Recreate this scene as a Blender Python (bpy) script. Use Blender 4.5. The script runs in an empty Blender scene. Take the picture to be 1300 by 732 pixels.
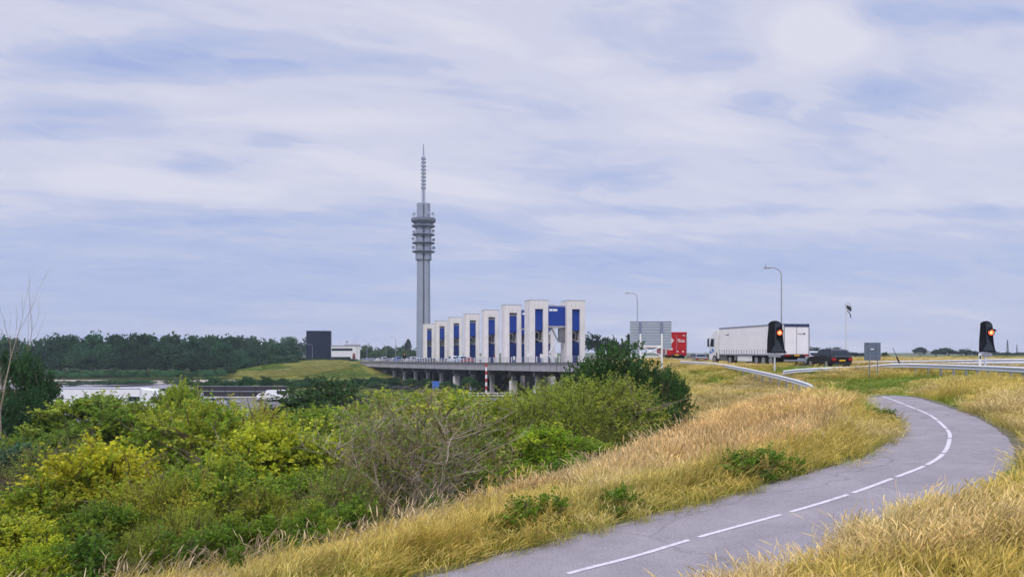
import bpy, bmesh, math, random
import numpy as np
from mathutils import Vector, Matrix
R = math.radians
rnd = random.Random(11)
rng = np.random.default_rng(11)
scene = bpy.context.scene
COL = scene.collection

# ------------------------------------------------------------------ camera, sky, sun, exposure
CZ = 9.0                                   # eye height above the low polder
FPX, HX, HY = 1000.0, 650.0, 447.0         # focal length / vanishing point measured on the photograph
cam_d = bpy.data.cameras.new("camera"); cam = bpy.data.objects.new("camera", cam_d); COL.objects.link(cam)
cam.location = (0, 0, CZ); cam.rotation_euler = (R(90), 0, 0)
cam_d.sensor_width = 36; cam_d.sensor_fit = 'HORIZONTAL'; cam_d.lens = 36 * FPX / 1300
cam_d.shift_y = (HY - 366) / 1300; cam_d.clip_end = 20000; cam_d.clip_start = 0.1
scene.camera = cam

SUN_EL, SUN_AZ = 50, 195                   # azimuth measured clockwise from +Y (view direction)
world = bpy.data.worlds.new("World"); scene.world = world; world.use_nodes = True
WN, WL = world.node_tree.nodes, world.node_tree.links
WN.clear()
def wn(t, **k):
    n = WN.new(t)
    for a, b in k.items(): setattr(n, a, b)
    return n
def wmath(op, a, b=None, c=None, clamp=False):
    n = wn('ShaderNodeMath', operation=op, use_clamp=clamp)
    for i, v in enumerate((a, b, c)):
        if v is None: continue
        if isinstance(v, (int, float)): n.inputs[i].default_value = v
        else: WL.new(v, n.inputs[i])
    return n.outputs[0]
sky = wn('ShaderNodeTexSky'); sky.sky_type = 'NISHITA'; sky.sun_disc = False
sky.sun_elevation = R(SUN_EL); sky.sun_rotation = R(SUN_AZ)
tc = wn('ShaderNodeTexCoord'); sep = wn('ShaderNodeSeparateXYZ'); WL.new(tc.outputs['Generated'], sep.inputs[0])
dx, dy, dz = sep.outputs
den = wmath('ADD', wmath('MAXIMUM', dz, 0.0), 0.13)
u = wmath('DIVIDE', dx, den); v = wmath('DIVIDE', dy, den)
comb = wn('ShaderNodeCombineXYZ')
WL.new(wmath('ADD', wmath('MULTIPLY', u, 0.8), wmath('MULTIPLY', v, 0.10)), comb.inputs[0])
WL.new(wmath('SUBTRACT', wmath('MULTIPLY', v, 1.45), wmath('MULTIPLY', u, 0.48)), comb.inputs[1])
def wnoise(scale, detail, rough, dist, off):
    n = wn('ShaderNodeTexNoise'); n.inputs['Scale'].default_value = scale; n.inputs['Detail'].default_value = detail
    n.inputs['Roughness'].default_value = rough; n.inputs['Distortion'].default_value = dist
    m = wn('ShaderNodeMapping'); m.inputs['Location'].default_value = off
    WL.new(comb.outputs[0], m.inputs[0]); WL.new(m.outputs[0], n.inputs['Vector']); return n.outputs[0]
n1 = wnoise(1.25, 5, 0.5, 0.6, (3.1, 1.7, 0))
n2 = wnoise(4.4, 9, 0.62, 0.9, (7.3, 2.2, 0))
cov = wmath('ADD', wmath('ADD', wmath('MULTIPLY', n1, 0.80), wmath('MULTIPLY', n2, 0.34)), -0.045)
hz = wn('ShaderNodeMapRange', interpolation_type='SMOOTHSTEP'); WL.new(dz, hz.inputs[0])
hz.inputs[1].default_value = .17; hz.inputs[2].default_value = .06; hz.inputs[3].default_value = 0; hz.inputs[4].default_value = .10
cov = wmath('ADD', wmath('MULTIPLY', wmath('SUBTRACT', cov, .40), wmath('SUBTRACT', 1.0, wmath('MULTIPLY', hz.outputs[0], 5.0))), .40)
cov = wmath('SUBTRACT', cov, wmath('MULTIPLY', hz.outputs[0], .35))
# thinner gaps in the cloud deck: (azimuth tangent, elevation tangent, half widths, strength)
def gap(ax, ez, wx, wz, s):
    global cov
    fy = wmath('MAXIMUM', dy, 0.05)
    a = wmath('DIVIDE', wmath('SUBTRACT', wmath('DIVIDE', dx, fy), ax), wx)
    e = wmath('DIVIDE', wmath('SUBTRACT', wmath('DIVIDE', dz, fy), ez), wz)
    d = wmath('ADD', wmath('MULTIPLY', a, a), wmath('MULTIPLY', e, e))
    d = wmath('ADD', d, wmath('MULTIPLY', wmath('SUBTRACT', n2, 0.5), 1.6))
    g = wmath('EXPONENT', wmath('MULTIPLY', d, -1.0))
    g = wmath('MULTIPLY', wmath('MINIMUM', g, 1.0), wmath('GREATER_THAN', dy, 0.05))
    cov = wmath('SUBTRACT', cov, wmath('MULTIPLY', g, s * 1.6))
def gp(px, py, wx, wy, s): gap((px - HX) / FPX, (HY - py) / FPX, wx / FPX, wy / FPX, s)
gp(190, 72, 150, 26, .22); gp(60, 150, 90, 26, .14); gp(400, 82, 110, 15, .14); gp(250, 205, 70, 18, .15)
gp(350, 180, 60, 12, .10); gp(1130, 20, 60, 18, .20); gp(1270, 20, 50, 10, .12); gp(960, 128, 45, 20, .17); gp(1110, 128, 95, 32, .22)
gp(790, 228, 50, 12, .10); gp(920, 75, 40, 12, .10); gp(1000, 268, 320, 8, .10); gp(1250, 266, 60, 10, .10)
gp(250, 285, 330, 22, .10); gp(950, 335, 420, 26, .12); gp(1050, 45, 70, 40, -.20); gp(400, 150, 160, 18, -.10); gp(820, 165, 130, 25, -.08)
gp(200, 360, 400, 60, .10); gp(560, 240, 140, 30, -.05); gp(200, 120, 130, 14, -.10); gp(120, 230, 110, 22, -.10)
ramp = wn('ShaderNodeValToRGB'); WL.new(cov, ramp.inputs[0])
ramp.color_ramp.interpolation = 'EASE'
els = ramp.color_ramp.elements
els[0].position = .16; els[0].color = (3.5, 4.25, 7.1, 1)
els[1].position = .70; els[1].color = (7.1, 7.05, 8.05, 1)
e = els.new(.30); e.color = (4.3, 4.95, 7.3, 1)
e = els.new(.42); e.color = (5.05, 5.45, 7.35, 1)
e = els.new(.53); e.color = (6.2, 6.3, 7.7, 1)
mix = wn('ShaderNodeMix', data_type='RGBA'); mix.inputs[0].default_value = 0.93
WL.new(sky.outputs[0], mix.inputs[6]); WL.new(ramp.outputs[0], mix.inputs[7])
# an overcast sky is brighter towards the zenith than towards the horizon
zen = wn('ShaderNodeMapRange', interpolation_type='SMOOTHSTEP'); WL.new(dz, zen.inputs[0])
zen.inputs[1].default_value = .40; zen.inputs[2].default_value = 1; zen.inputs[3].default_value = 1.0; zen.inputs[4].default_value = 3.3
vm = wn('ShaderNodeVectorMath', operation='SCALE'); WL.new(mix.outputs[2], vm.inputs[0]); WL.new(zen.outputs[0], vm.inputs['Scale'])
bg = wn('ShaderNodeBackground'); bg.inputs['Strength'].default_value = 0.095
WL.new(vm.outputs[0], bg.inputs[0])
wo = wn('ShaderNodeOutputWorld'); WL.new(bg.outputs[0], wo.inputs[0])

sd = bpy.data.lights.new("sun", 'SUN'); so = bpy.data.objects.new("sun", sd); COL.objects.link(so)
sd.energy = 1.5; sd.angle = R(12); sd.color = (1.0, 0.95, 0.87)
sdir = Vector((math.sin(R(SUN_AZ)) * math.cos(R(SUN_EL)), math.cos(R(SUN_AZ)) * math.cos(R(SUN_EL)), math.sin(R(SUN_EL))))
so.rotation_euler = sdir.to_track_quat('Z', 'Y').to_euler()
vs = scene.view_settings; vs.view_transform = 'Standard'; vs.look = 'None'; vs.exposure = 0.18; vs.gamma = 1; vs.use_curve_mapping = False
scene.render.engine = 'CYCLES'
cy = scene.cycles; cy.use_denoising = True; cy.max_bounces = 6; cy.diffuse_bounces = 3; cy.transmission_bounces = 4; cy.transparent_max_bounces = 6
cy.use_adaptive_sampling = False; cy.volume_bounces = 0

# ------------------------------------------------------------------ helpers
def P(px, py, Y):
    return Vector(((px - HX) / FPX * Y, Y, CZ + (HY - py) / FPX * Y))
def tag(o, label=None, cat=None, group=None, kind=None):
    if label: o['label'] = label
    if cat: o['category'] = cat
    if group: o['group'] = group
    if kind: o['kind'] = kind
    return o
def empty(name, loc, rz=0, label=None, cat=None, group=None):
    o = bpy.data.objects.new(name, None); COL.objects.link(o); o.empty_display_size = .5
    o.location = loc; o.rotation_euler = (0, 0, rz); return tag(o, label, cat, group)
def link(name, me, parent=None):
    o = bpy.data.objects.new(name, me); COL.objects.link(o)
    if parent: o.parent = parent
    return o
def copy_tree(o, parent=None):
    c = o.copy(); COL.objects.link(c)
    if parent: c.parent = parent
    for ch in list(o.children): copy_tree(ch, c)
    return c
def np_mesh(name, V, Fc, mat=None, col=None, smooth=False):
    """V (n,3); Fc (m,k) one face size; col (n,3) colour per vertex"""
    me = bpy.data.meshes.new(name); V = np.asarray(V, np.float32); Fc = np.asarray(Fc, np.int32)
    m, k = Fc.shape
    me.vertices.add(len(V)); me.vertices.foreach_set('co', V.ravel())
    me.loops.add(m * k); me.loops.foreach_set('vertex_index', Fc.ravel())
    me.polygons.add(m); me.polygons.foreach_set('loop_start', np.arange(0, m * k, k, dtype=np.int32))
    me.polygons.foreach_set('loop_total', np.full(m, k, np.int32))
    if smooth: me.polygons.foreach_set('use_smooth', np.ones(m, bool))
    me.update(calc_edges=True)
    if col is not None:
        a = me.color_attributes.new('Col', 'FLOAT_COLOR', 'POINT')
        c4 = np.ones((len(V), 4), np.float32); c4[:, :3] = col; a.data.foreach_set('color', c4.ravel())
    if mat: me.materials.append(mat)
    return me
class MB:
    """collects shapes of ONE part and links them as one mesh object"""
    def __init__(s): s.bm = bmesh.new()
    def box(s, x0, x1, y0, y1, z0, z1, bev=0, M=None):
        vs_ = [s.bm.verts.new(c) for c in ((x0,y0,z0),(x1,y0,z0),(x1,y1,z0),(x0,y1,z0),(x0,y0,z1),(x1,y0,z1),(x1,y1,z1),(x0,y1,z1))]
        fs = [s.bm.faces.new([vs_[i] for i in f]) for f in ((3,2,1,0),(4,5,6,7),(0,1,5,4),(1,2,6,5),(2,3,7,6),(3,0,4,7))]
        if bev:
            ed = list({e for f in fs for e in f.edges})
            r = bmesh.ops.bevel(s.bm, geom=ed, offset=bev, segments=2, affect='EDGES', profile=.6)
            vs_ = list({v for f in r['faces'] for v in f.verts})
        if M: bmesh.ops.transform(s.bm, matrix=M, verts=vs_)
        return s
    def prism(s, poly, z0, z1, M=None):
        b = [s.bm.verts.new((p[0], p[1], z0)) for p in poly]; t = [s.bm.verts.new((p[0], p[1], z1)) for p in poly]
        n = len(poly); s.bm.faces.new(b[::-1]); s.bm.faces.new(t)
        for i in range(n): s.bm.faces.new((b[i], b[(i+1) % n], t[(i+1) % n], t[i]))
        if M: bmesh.ops.transform(s.bm, matrix=M, verts=b + t)
        return s
    def loft(s, rings, cap=True, closed=True):
        rv = [[s.bm.verts.new(p) for p in r] for r in rings]; n = len(rv[0])
        for a, b in zip(rv, rv[1:]):
            for i in range(n if closed else n - 1): s.bm.faces.new((a[i], a[(i+1) % n], b[(i+1) % n], b[i]))
        if cap: s.bm.faces.new(rv[0][::-1]); s.bm.faces.new(rv[-1])
        return s
    def tube(s, pts, r, n=8, cap=True):
        pts = [Vector(p) for p in pts]; rr = r if isinstance(r, (list, tuple)) else [r] * len(pts); rings = []
        up = None
        for i, p in enumerate(pts):
            d = (pts[min(i+1, len(pts)-1)] - pts[max(i-1, 0)]).normalized()
            a = d.cross(Vector((0,0,1)) if abs(d.z) < .95 else Vector((0,1,0))).normalized()
            if up is not None and a.dot(up) < 0: a = -a
            up = a; b = d.cross(a)
            rings.append([p + (a * math.cos(2*math.pi*k/n) + b * math.sin(2*math.pi*k/n)) * rr[i] for k in range(n)])
        return s.loft(rings, cap)
    def cyl(s, c, r, h, axis='z', n=16, r2=None):
        c = Vector(c); ax = {'x': Vector((1,0,0)), 'y': Vector((0,1,0)), 'z': Vector((0,0,1))}[axis]
        return s.tube([c - ax * h / 2, c + ax * h / 2], [r, r if r2 is None else r2], n)
    def disc_stack(s, prof, n=24, c=(0,0)):
        return s.loft([[(c[0]+r*math.cos(2*math.pi*k/n), c[1]+r*math.sin(2*math.pi*k/n), z) for k in range(n)] for r, z in prof])
    def quad(s, a, b, c, d):
        s.bm.faces.new([s.bm.verts.new(p) for p in (a, b, c, d)]); return s
    def build(s, name, mat, parent=None, smooth=False, bevel=0):
        bmesh.ops.recalc_face_normals(s.bm, faces=s.bm.faces[:])
        me = bpy.data.meshes.new(name); s.bm.to_mesh(me); s.bm.free(); me.materials.append(mat)
        if smooth:
            me.polygons.foreach_set('use_smooth', np.ones(len(me.polygons), bool))
            try: me.set_sharp_from_angle(angle=R(40))
            except Exception: pass
        o = link(name, me, parent)
        return o
# ---- materials
MATS = {}
def mat(name, col, rough=.7, var=.15, scale=3.0, bump=0, metal=0, coat=0, dirt=None, dscale=.6, emit=None, spec=.5):
    if name in MATS: return MATS[name]
    m = bpy.data.materials.new(name); m.use_nodes = True; N, L = m.node_tree.nodes, m.node_tree.links
    p = N['Principled BSDF']; p.inputs['Roughness'].default_value = rough; p.inputs['Metallic'].default_value = metal; p.inputs['Specular IOR Level'].default_value = spec
    if coat: p.inputs['Coat Weight'].default_value = coat
    t = N.new('ShaderNodeTexCoord'); n = N.new('ShaderNodeTexNoise'); n.inputs['Scale'].default_value = scale; n.inputs['Detail'].default_value = 6
    n.inputs['Roughness'].default_value = .65; L.new(t.outputs['Object'], n.inputs['Vector'])
    r = N.new('ShaderNodeValToRGB'); L.new(n.outputs[0], r.inputs[0]); c = Vector(col)
    r.color_ramp.elements[0].position = .3; r.color_ramp.elements[1].position = .7
    r.color_ramp.elements[0].color = (*(c * (1 - var)), 1); r.color_ramp.elements[1].color = (*(c * (1 + var)), 1)
    out = r.outputs[0]
    if dirt:
        n2_ = N.new('ShaderNodeTexNoise'); n2_.inputs['Scale'].default_value = dscale; n2_.inputs['Detail'].default_value = 8; n2_.inputs['Roughness'].default_value = .7
        mp = N.new('ShaderNodeMapping'); mp.inputs['Scale'].default_value = (2.5, 2.5, .35); L.new(t.outputs['Object'], mp.inputs[0]); L.new(mp.outputs[0], n2_.inputs['Vector'])
        rr = N.new('ShaderNodeMapRange'); rr.inputs[1].default_value = .5; rr.inputs[2].default_value = .75; L.new(n2_.outputs[0], rr.inputs[0])
        mx = N.new('ShaderNodeMix'); mx.data_type = 'RGBA'; L.new(rr.outputs[0], mx.inputs[0]); L.new(out, mx.inputs[6]); mx.inputs[7].default_value = (*dirt, 1)
        out = mx.outputs[2]
    L.new(out, p.inputs['Base Color'])
    if bump:
        b = N.new('ShaderNodeBump'); b.inputs['Strength'].default_value = bump; b.inputs['Distance'].default_value = .02; L.new(n.outputs[0], b.inputs['Height']); L.new(b.outputs[0], p.inputs['Normal'])
    if emit:
        p.inputs['Emission Color'].default_value = (*emit[0], 1); p.inputs['Emission Strength'].default_value = emit[1]
    MATS[name] = m; return m
def plant_mat(name, trans=.3, rough=.6, inst=True):
    """colour per blade / leaf from the mesh, tinted per instance"""
    m = bpy.data.materials.new(name); m.use_nodes = True; N, L = m.node_tree.nodes, m.node_tree.links; N.clear()
    a = N.new('ShaderNodeAttribute'); a.attribute_name = 'Col'; out = a.outputs['Color']
    if inst:
        b = N.new('ShaderNodeAttribute'); b.attribute_type = 'INSTANCER'; b.attribute_name = 'tint'
        mx = N.new('ShaderNodeMix'); mx.data_type = 'RGBA'; mx.blend_type = 'MULTIPLY'; mx.inputs[0].default_value = 1
        L.new(out, mx.inputs[6]); L.new(b.outputs['Color'], mx.inputs[7]); out = mx.outputs[2]
    else:
        oi = N.new('ShaderNodeObjectInfo'); mx = N.new('ShaderNodeMix'); mx.data_type = 'RGBA'; mx.blend_type = 'MULTIPLY'; mx.inputs[0].default_value = 1
        L.new(out, mx.inputs[6]); L.new(oi.outputs['Color'], mx.inputs[7]); out = mx.outputs[2]
    d = N.new('ShaderNodeBsdfPrincipled'); d.inputs['Roughness'].default_value = rough; d.inputs['Specular IOR Level'].default_value = .25; L.new(out, d.inputs['Base Color'])
    t = N.new('ShaderNodeBsdfTranslucent'); L.new(out, t.inputs['Color'])
    ms = N.new('ShaderNodeMixShader'); ms.inputs[0].default_value = trans; L.new(d.outputs[0], ms.inputs[1]); L.new(t.outputs[0], ms.inputs[2])
    o = N.new('ShaderNodeOutputMaterial'); L.new(ms.outputs[0], o.inputs[0]); return m
GRASS = plant_mat('grass_blades', .35); LEAF = plant_mat('leaves', .42, .5, inst=False); WOODLEAF = plant_mat('wood_leaves', .2, .7)
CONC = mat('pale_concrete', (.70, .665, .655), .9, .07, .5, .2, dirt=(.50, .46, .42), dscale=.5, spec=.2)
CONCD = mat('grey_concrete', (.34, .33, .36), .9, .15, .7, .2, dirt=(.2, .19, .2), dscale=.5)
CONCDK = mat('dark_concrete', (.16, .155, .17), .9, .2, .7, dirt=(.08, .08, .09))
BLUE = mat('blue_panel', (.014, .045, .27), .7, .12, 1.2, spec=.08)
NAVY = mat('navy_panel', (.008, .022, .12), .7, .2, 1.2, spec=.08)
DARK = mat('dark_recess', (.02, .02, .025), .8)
GALV = mat('galvanised_steel', (.62, .64, .70), .45, .12, 6, metal=.25)
GALVD = mat('weathered_steel', (.30, .32, .37), .5, .15, 4, metal=.3)
WHITE = mat('white_paint', (.78, .78, .80), .45, .05, 2, dirt=(.60, .60, .60), dscale=.3)
TARP = mat('white_tarpaulin', (.82, .80, .84), .5, .05, 1.2, dirt=(.75, .735, .77), dscale=.35)
BLACK = mat('black_plastic', (.010, .011, .016), .6, .2, 5, spec=.12)
GREYP = mat('dark_grey_plate', (.040, .050, .068), .6, .15, 5, spec=.15)
RUBBER = mat('tyre_rubber', (.018, .018, .02), .9)
RIM = mat('wheel_rim', (.38, .39, .42), .35, .1, 5, metal=.7)
GLASS = mat('vehicle_glass', (.02, .03, .045), .2, .1, 2, spec=.12)
REDP = mat('red_tarpaulin', (.40, .016, .022), .6, .12, 1.0, spec=.2)
CHASS = mat('dark_chassis', (.02, .022, .028), .7, .3, 3)
TAIL = mat('red_lamp_glass', (.35, .012, .012), .25)
HEADL = mat('clear_lamp_glass', (.6, .62, .66), .15)
YPLATE = mat('yellow_plate', (.75, .42, .02), .5)
AMBER = mat('amber_lamp', (.8, .15, .03), .4, emit=((1.0, .13, .025), 1.3))
AMBERC = mat('amber_lamp_core', (.9, .55, .2), .4, emit=((1.0, .42, .22), 1.6))
BLUEMK = mat('blue_marking', (.05, .16, .55), .5)
GREYMK = mat('grey_marking', (.22, .22, .27), .6)
WHITEMK = mat('white_marking', (.75, .68, .68), .6)
BARK = mat('brown_bark', (.14, .105, .075), .95, .35, 6, .4)
DEADW = mat('bleached_dead_wood', (.27, .225, .17), .95, .4, 5, .4)
TWIG = mat('dry_twigs', (.22, .165, .11), .95, .35, 5)
SIGNBK = mat('aluminium_sign_back', (.42, .47, .56), .5, .06, 2, metal=.3)
SIGNRIB = mat('aluminium_rib', (.27, .30, .37), .5, .06, 2, metal=.3)

# ------------------------------------------------------------------ terrain
path_px = [(718,728,-2.90,1.42),(800,708,-2.84,1.5),(884,682,-2.72,1.58),(992,653,-2.52,1.6),(1079,627,-2.38,1.52),(1138,605,-2.28,1.45),
           (1177,590,-2.21,1.4),(1200,574,-2.15,1.35),(1206,555,-2.08,1.3),(1204,547,-2.05,1.28),(1192,535,-1.96,1.25),(1178,525,-1.9,1.25),(1155,516,-1.84,1.25)]
PC = [(-9.5,0.5,-4.1,1.35),(-6.2,4.0,-3.75,1.35),(-3.4,7.0,-3.4,1.35),(-1.0,9.2,-3.12,1.35)]
for px, py, zr, w in path_px:
    Y = -zr / ((py - HY) / FPX); PC.append(((px - HX) / FPX * Y, Y, zr, w))
PC += [(14.9,31.5,-1.78,1.25),(16.6,37,-2.0,1.25),(18.2,42.5,-2.3,1.25),(19.0,46.5,-2.5,1.25)]
def catmull(pts, n=10):
    pts = [np.array(p, float) for p in pts]; out = []
    for i in range(len(pts) - 1):
        p0, p1, p2, p3 = pts[max(i-1,0)], pts[i], pts[i+1], pts[min(i+2,len(pts)-1)]
        for k in range(n):
            t = k / n; out.append(.5*((2*p1)+(-p0+p2)*t+(2*p0-5*p1+4*p2-p3)*t*t+(-p0+3*p1-3*p2+p3)*t**3))
    out.append(pts[-1]); return np.array(out)
PATH = catmull(PC, 16)
for k_ in range(3):
    pad_ = np.r_[np.full(8, PATH[0, k_]), PATH[:, k_], np.full(8, PATH[-1, k_])]; sm_ = np.convolve(pad_, np.ones(17) / 17, 'valid'); PATH[9:-9, k_] = sm_[9:-9]
ROADC = [(72,8,-1.45),(54,34,-1.42),(41,52,-1.40),(29.5,72,-1.34),(26.2,86,-1.32),(24.0,100,-1.4),(23.2,122,-1.8),(20.5,146,-2.14),(2.5,187,-2.7),(-24,247.5,-3.35),(-47,300,-3.75),(-66,330,-3.85),(-100,365,-3.9),(-150,395,-3.95)]
ROAD = catmull(ROADC, 8)
ctrl = [(0,0,-1.75),(3,2,-1.7),(6,0,-1.5),(-3,1,-2.5),(3.6,6.5,-2.45),(2.0,8.0,-2.9),(6.5,9,-2.2),(9.5,12,-2.12),(12.3,16,-2.05),(14.2,20,-1.98),(16,25,-1.8),(19,31,-1.62),(12,8,-1.9),(18,18,-1.8),
 (23.5,36,-1.45),(27,48,-1.5),(30,62,-1.5),(40,36,-1.42),(60,60,-1.4),(40,90,-1.4),(70,20,-1.4),(36,20,-1.5),(80,120,-1.4),(45,130,-1.5),
 (28,70,-1.35),(25,80,-1.33),(21,100,-1.4),(30,100,-1.4),(18,120,-1.75),(25,125,-1.85),(35,115,-1.5),
 (-3.2,12.3,-3.6),(-7.7,14,-4.6),(-5.2,15,-4.5),(-3.6,18,-4.65),(-1.05,21,-4.65),(2.6,26,-4.5),(6.6,33,-4.4),(-6,11.5,-4.0),(-1,13.3,-3.45),(9.6,42,-4.3),(-9.5,18,-5.3),(-5.6,22,-5.6),(-2.6,25.5,-5.7),(1.0,30.5,-5.7),(5.0,38,-5.7),(8.0,47,-5.6),(-12,12,-4.8),
 (6,17.5,-2.6),(8.6,21,-2.35),(10.6,26,-2.08),(12.4,32,-2.02),(13.9,37,-2.4),(6.2,25,-2.95),(3.2,20.5,-3.2),(.6,16.2,-3.35),(-1.0,17.5,-3.85),(10.3,33,-2.6),
 (15.6,75,-2.1),(15,50,-2.45),(12.5,50,-3.0),(11.5,57,-3.5),(13,70,-2.9),(19.5,78,-1.7),(18.9,60,-2.25),(18.4,53.5,-2.5),(17.2,46,-2.6),(17.0,60,-2.6),(16.2,52,-2.75),(15.2,44,-2.55),(13,85,-2.3),(14,100,-2.2),
 (-20,20,-6.2),(-10,25,-6.2),(-5,31,-6.3),(-30,30,-7),(-15,40,-7.4),(0,45,-6.8),(5,60,-6.4),(8,80,-5.4),(9,98,-4.6),(-30,60,-8.9),(-60,60,-9),(-10,70,-8.9),(-50,90,-9),(0,90,-8.6),(-90,90,-9),
 (-60,30,-8.5),(-30,10,-6.6),(-60,130,-9),(-20,130,-9),(0,115,-8.6),(3,135,-8.5),(7,122,-5),(13,130,-2.2),(-110,40,-9),(-110,130,-9),(-15,-2,-4.6),(-45,-2,-7.5),(20,-3,-1.4),(60,-3,-1.4),(100,60,-1.4),(100,140,-1.4)]
CP = np.array(ctrl + [tuple(p[:3]) for p in PC[::2]], float)
def tps_k(d2): return np.where(d2 > 1e-9, d2 * np.log(np.maximum(d2, 1e-9)) * .5, 0)
_A = CP[:, :2] / 50.0
_K = tps_k(((_A[:, None] - _A[None]) ** 2).sum(-1)) + np.eye(len(CP)) * 2e-4
_Pm = np.c_[np.ones(len(CP)), _A]
_M = np.block([[_K, _Pm], [_Pm.T, np.zeros((3, 3))]])
_W = np.linalg.solve(_M, np.r_[CP[:, 2], 0, 0, 0])
def sstep(a, b, x):
    t = np.clip((x - a) / (b - a), 0, 1); return t * t * (3 - 2 * t)
def poly_dist(X, Y, L, chunk=20000):
    """distance to a polyline, height there, signed side (+ = right), fraction index"""
    n = len(X); D = np.full(n, 1e9); Z = np.zeros(n); S = np.zeros(n)
    for a, b in zip(L[:-1], L[1:]):
        ab = b[:2] - a[:2]; l2 = (ab ** 2).sum() + 1e-12
        t = np.clip(((X - a[0]) * ab[0] + (Y - a[1]) * ab[1]) / l2, 0, 1)
        qx, qy = X - (a[0] + t * ab[0]), Y - (a[1] + t * ab[1]); d = np.hypot(qx, qy)
        k = d < D; D[k] = d[k]; Z[k] = (a[2] + t * (b[2] - a[2]))[k]; S[k] = np.sign(qx * ab[1] - qy * ab[0])[k]
    return D, Z, S
# bridge deck edge line (left side of the deck as seen), from the near abutment to the far one
E0, E1 = np.array((18.5, 119.0)), np.array((-56.0, 290.0))
DDIR = (E1 - E0) / np.linalg.norm(E1 - E0); DNRM = np.array((DDIR[1], -DDIR[0])); DLEN = float(np.linalg.norm(E1 - E0)); DW = 26.0
def deck_z(Y): return np.interp(Y, [100,120,146,187,247,300,340], [-1.4,-1.72,-2.12,-2.7,-3.35,-3.75,-3.9])
def vnoise(X, Y, s, seed=0):
    X, Y = X / s + seed * 17.3, Y / s + seed * 9.1; xi, yi = np.floor(X).astype(int), np.floor(Y).astype(int); fx, fy = X - xi, Y - yi
    fx, fy = fx*fx*(3-2*fx), fy*fy*(3-2*fy)
    h = lambda a, b: (np.sin(a * 127.1 + b * 311.7 + seed * 74.7) * 43758.5453) % 1.0
    return (h(xi,yi)*(1-fx)+h(xi+1,yi)*fx)*(1-fy)+(h(xi,yi+1)*(1-fx)+h(xi+1,yi+1)*fx)*fy
def terrain(X, Y):
    X = np.asarray(X, float).ravel(); Y = np.asarray(Y, float).ravel()
    out = np.empty(len(X))
    for s in range(0, len(X), 8000):
        x, y = X[s:s+8000], Y[s:s+8000]; q = np.c_[np.clip(x, -120, 100), np.clip(y, -4, 142)] / 50.0
        z = tps_k(((q[:, None] - _A[None]) ** 2).sum(-1)) @ _W[:-3] + _W[-3] + q @ _W[-2:]
        z = np.clip(z, -9.0, -1.3)
        # far country: low polder, road platform on the right, far dike with a grassy mound on the left
        xb = 14 + (y - 140) * .75
        plat = -9 + 7.4 * sstep(0, 14, x - xb)
        cr = 300 + 7 * np.sin(x * .045) + 4 * np.sin(x * .11 + 1)
        m = sstep(-60, 0, y - cr) * sstep(-136, -80, x + 6 * np.sin(y * .05))
        m2 = .9 * sstep(-26, 0, y - 282 + 5 * np.sin(x * .09)) * sstep(22, 0, np.abs(x + 66)) * (1 - m)
        far = np.maximum(plat, -9 + 5.25 * m + 1.2 * m2)
        far = np.where(y > 520, np.minimum(far, -4), far)
        w = sstep(126, 142, y)
        z = z * (1 - w) + far * w
        z += .12 * (vnoise(x, y, 3.1, 1) - .5) + .5 * (vnoise(x, y, 19, 2) - .5) * sstep(25, 60, y) * (z > -8.5)
        d, pz, _ = poly_dist(x, y, PATH); k = 1 - sstep(1.7, 3.6, d); z = z * (1 - k) + (pz - .07) * k
        d, rz, _ = poly_dist(x, y, ROAD); onb = (y > 121) & (y < 292)
        k = (1 - sstep(6.5, 11, d)) * (~onb); z = z * (1 - k) + (rz - .09) * k
        under = (d < 30) & onb & (x < 24 + 0 * y); 
        z = np.where(onb & (z > deck_z(y) - .4), np.minimum(z, deck_z(y) - .4 - 0 * z), z) if True else z
        out[s:s+8000] = z
    return out + CZ
def tz(x, y): return float(terrain([x], [y])[0])
def axis(segs):
    a = []
    for lo, hi, st in segs: a += list(np.arange(lo, hi, st))
    return np.array(a + [segs[-1][1]], float)
xs = axis([(-6000,-1500,900),(-1500,-400,150),(-400,-150,25),(-150,-24,3),(-24,40,.6),(40,130,4),(130,400,27),(400,1500,160),(1500,6000,900)])
ys = axis([(-60,-6,9),(-6,62,.6),(62,145,1.6),(145,330,3.5),(330,560,14),(560,1500,110),(1500,9000,1200)])
GX, GY = np.meshgrid(xs, ys); gz = terrain(GX, GY)
gz = np.where(GY.ravel() > 560, np.minimum(gz, 2.0), gz)
nx, ny = len(xs), len(ys); ii = np.arange(nx * ny).reshape(ny, nx)
gf = np.stack([ii[:-1,:-1], ii[:-1,1:], ii[1:,1:], ii[1:,:-1]], -1).reshape(-1, 4)
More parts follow.
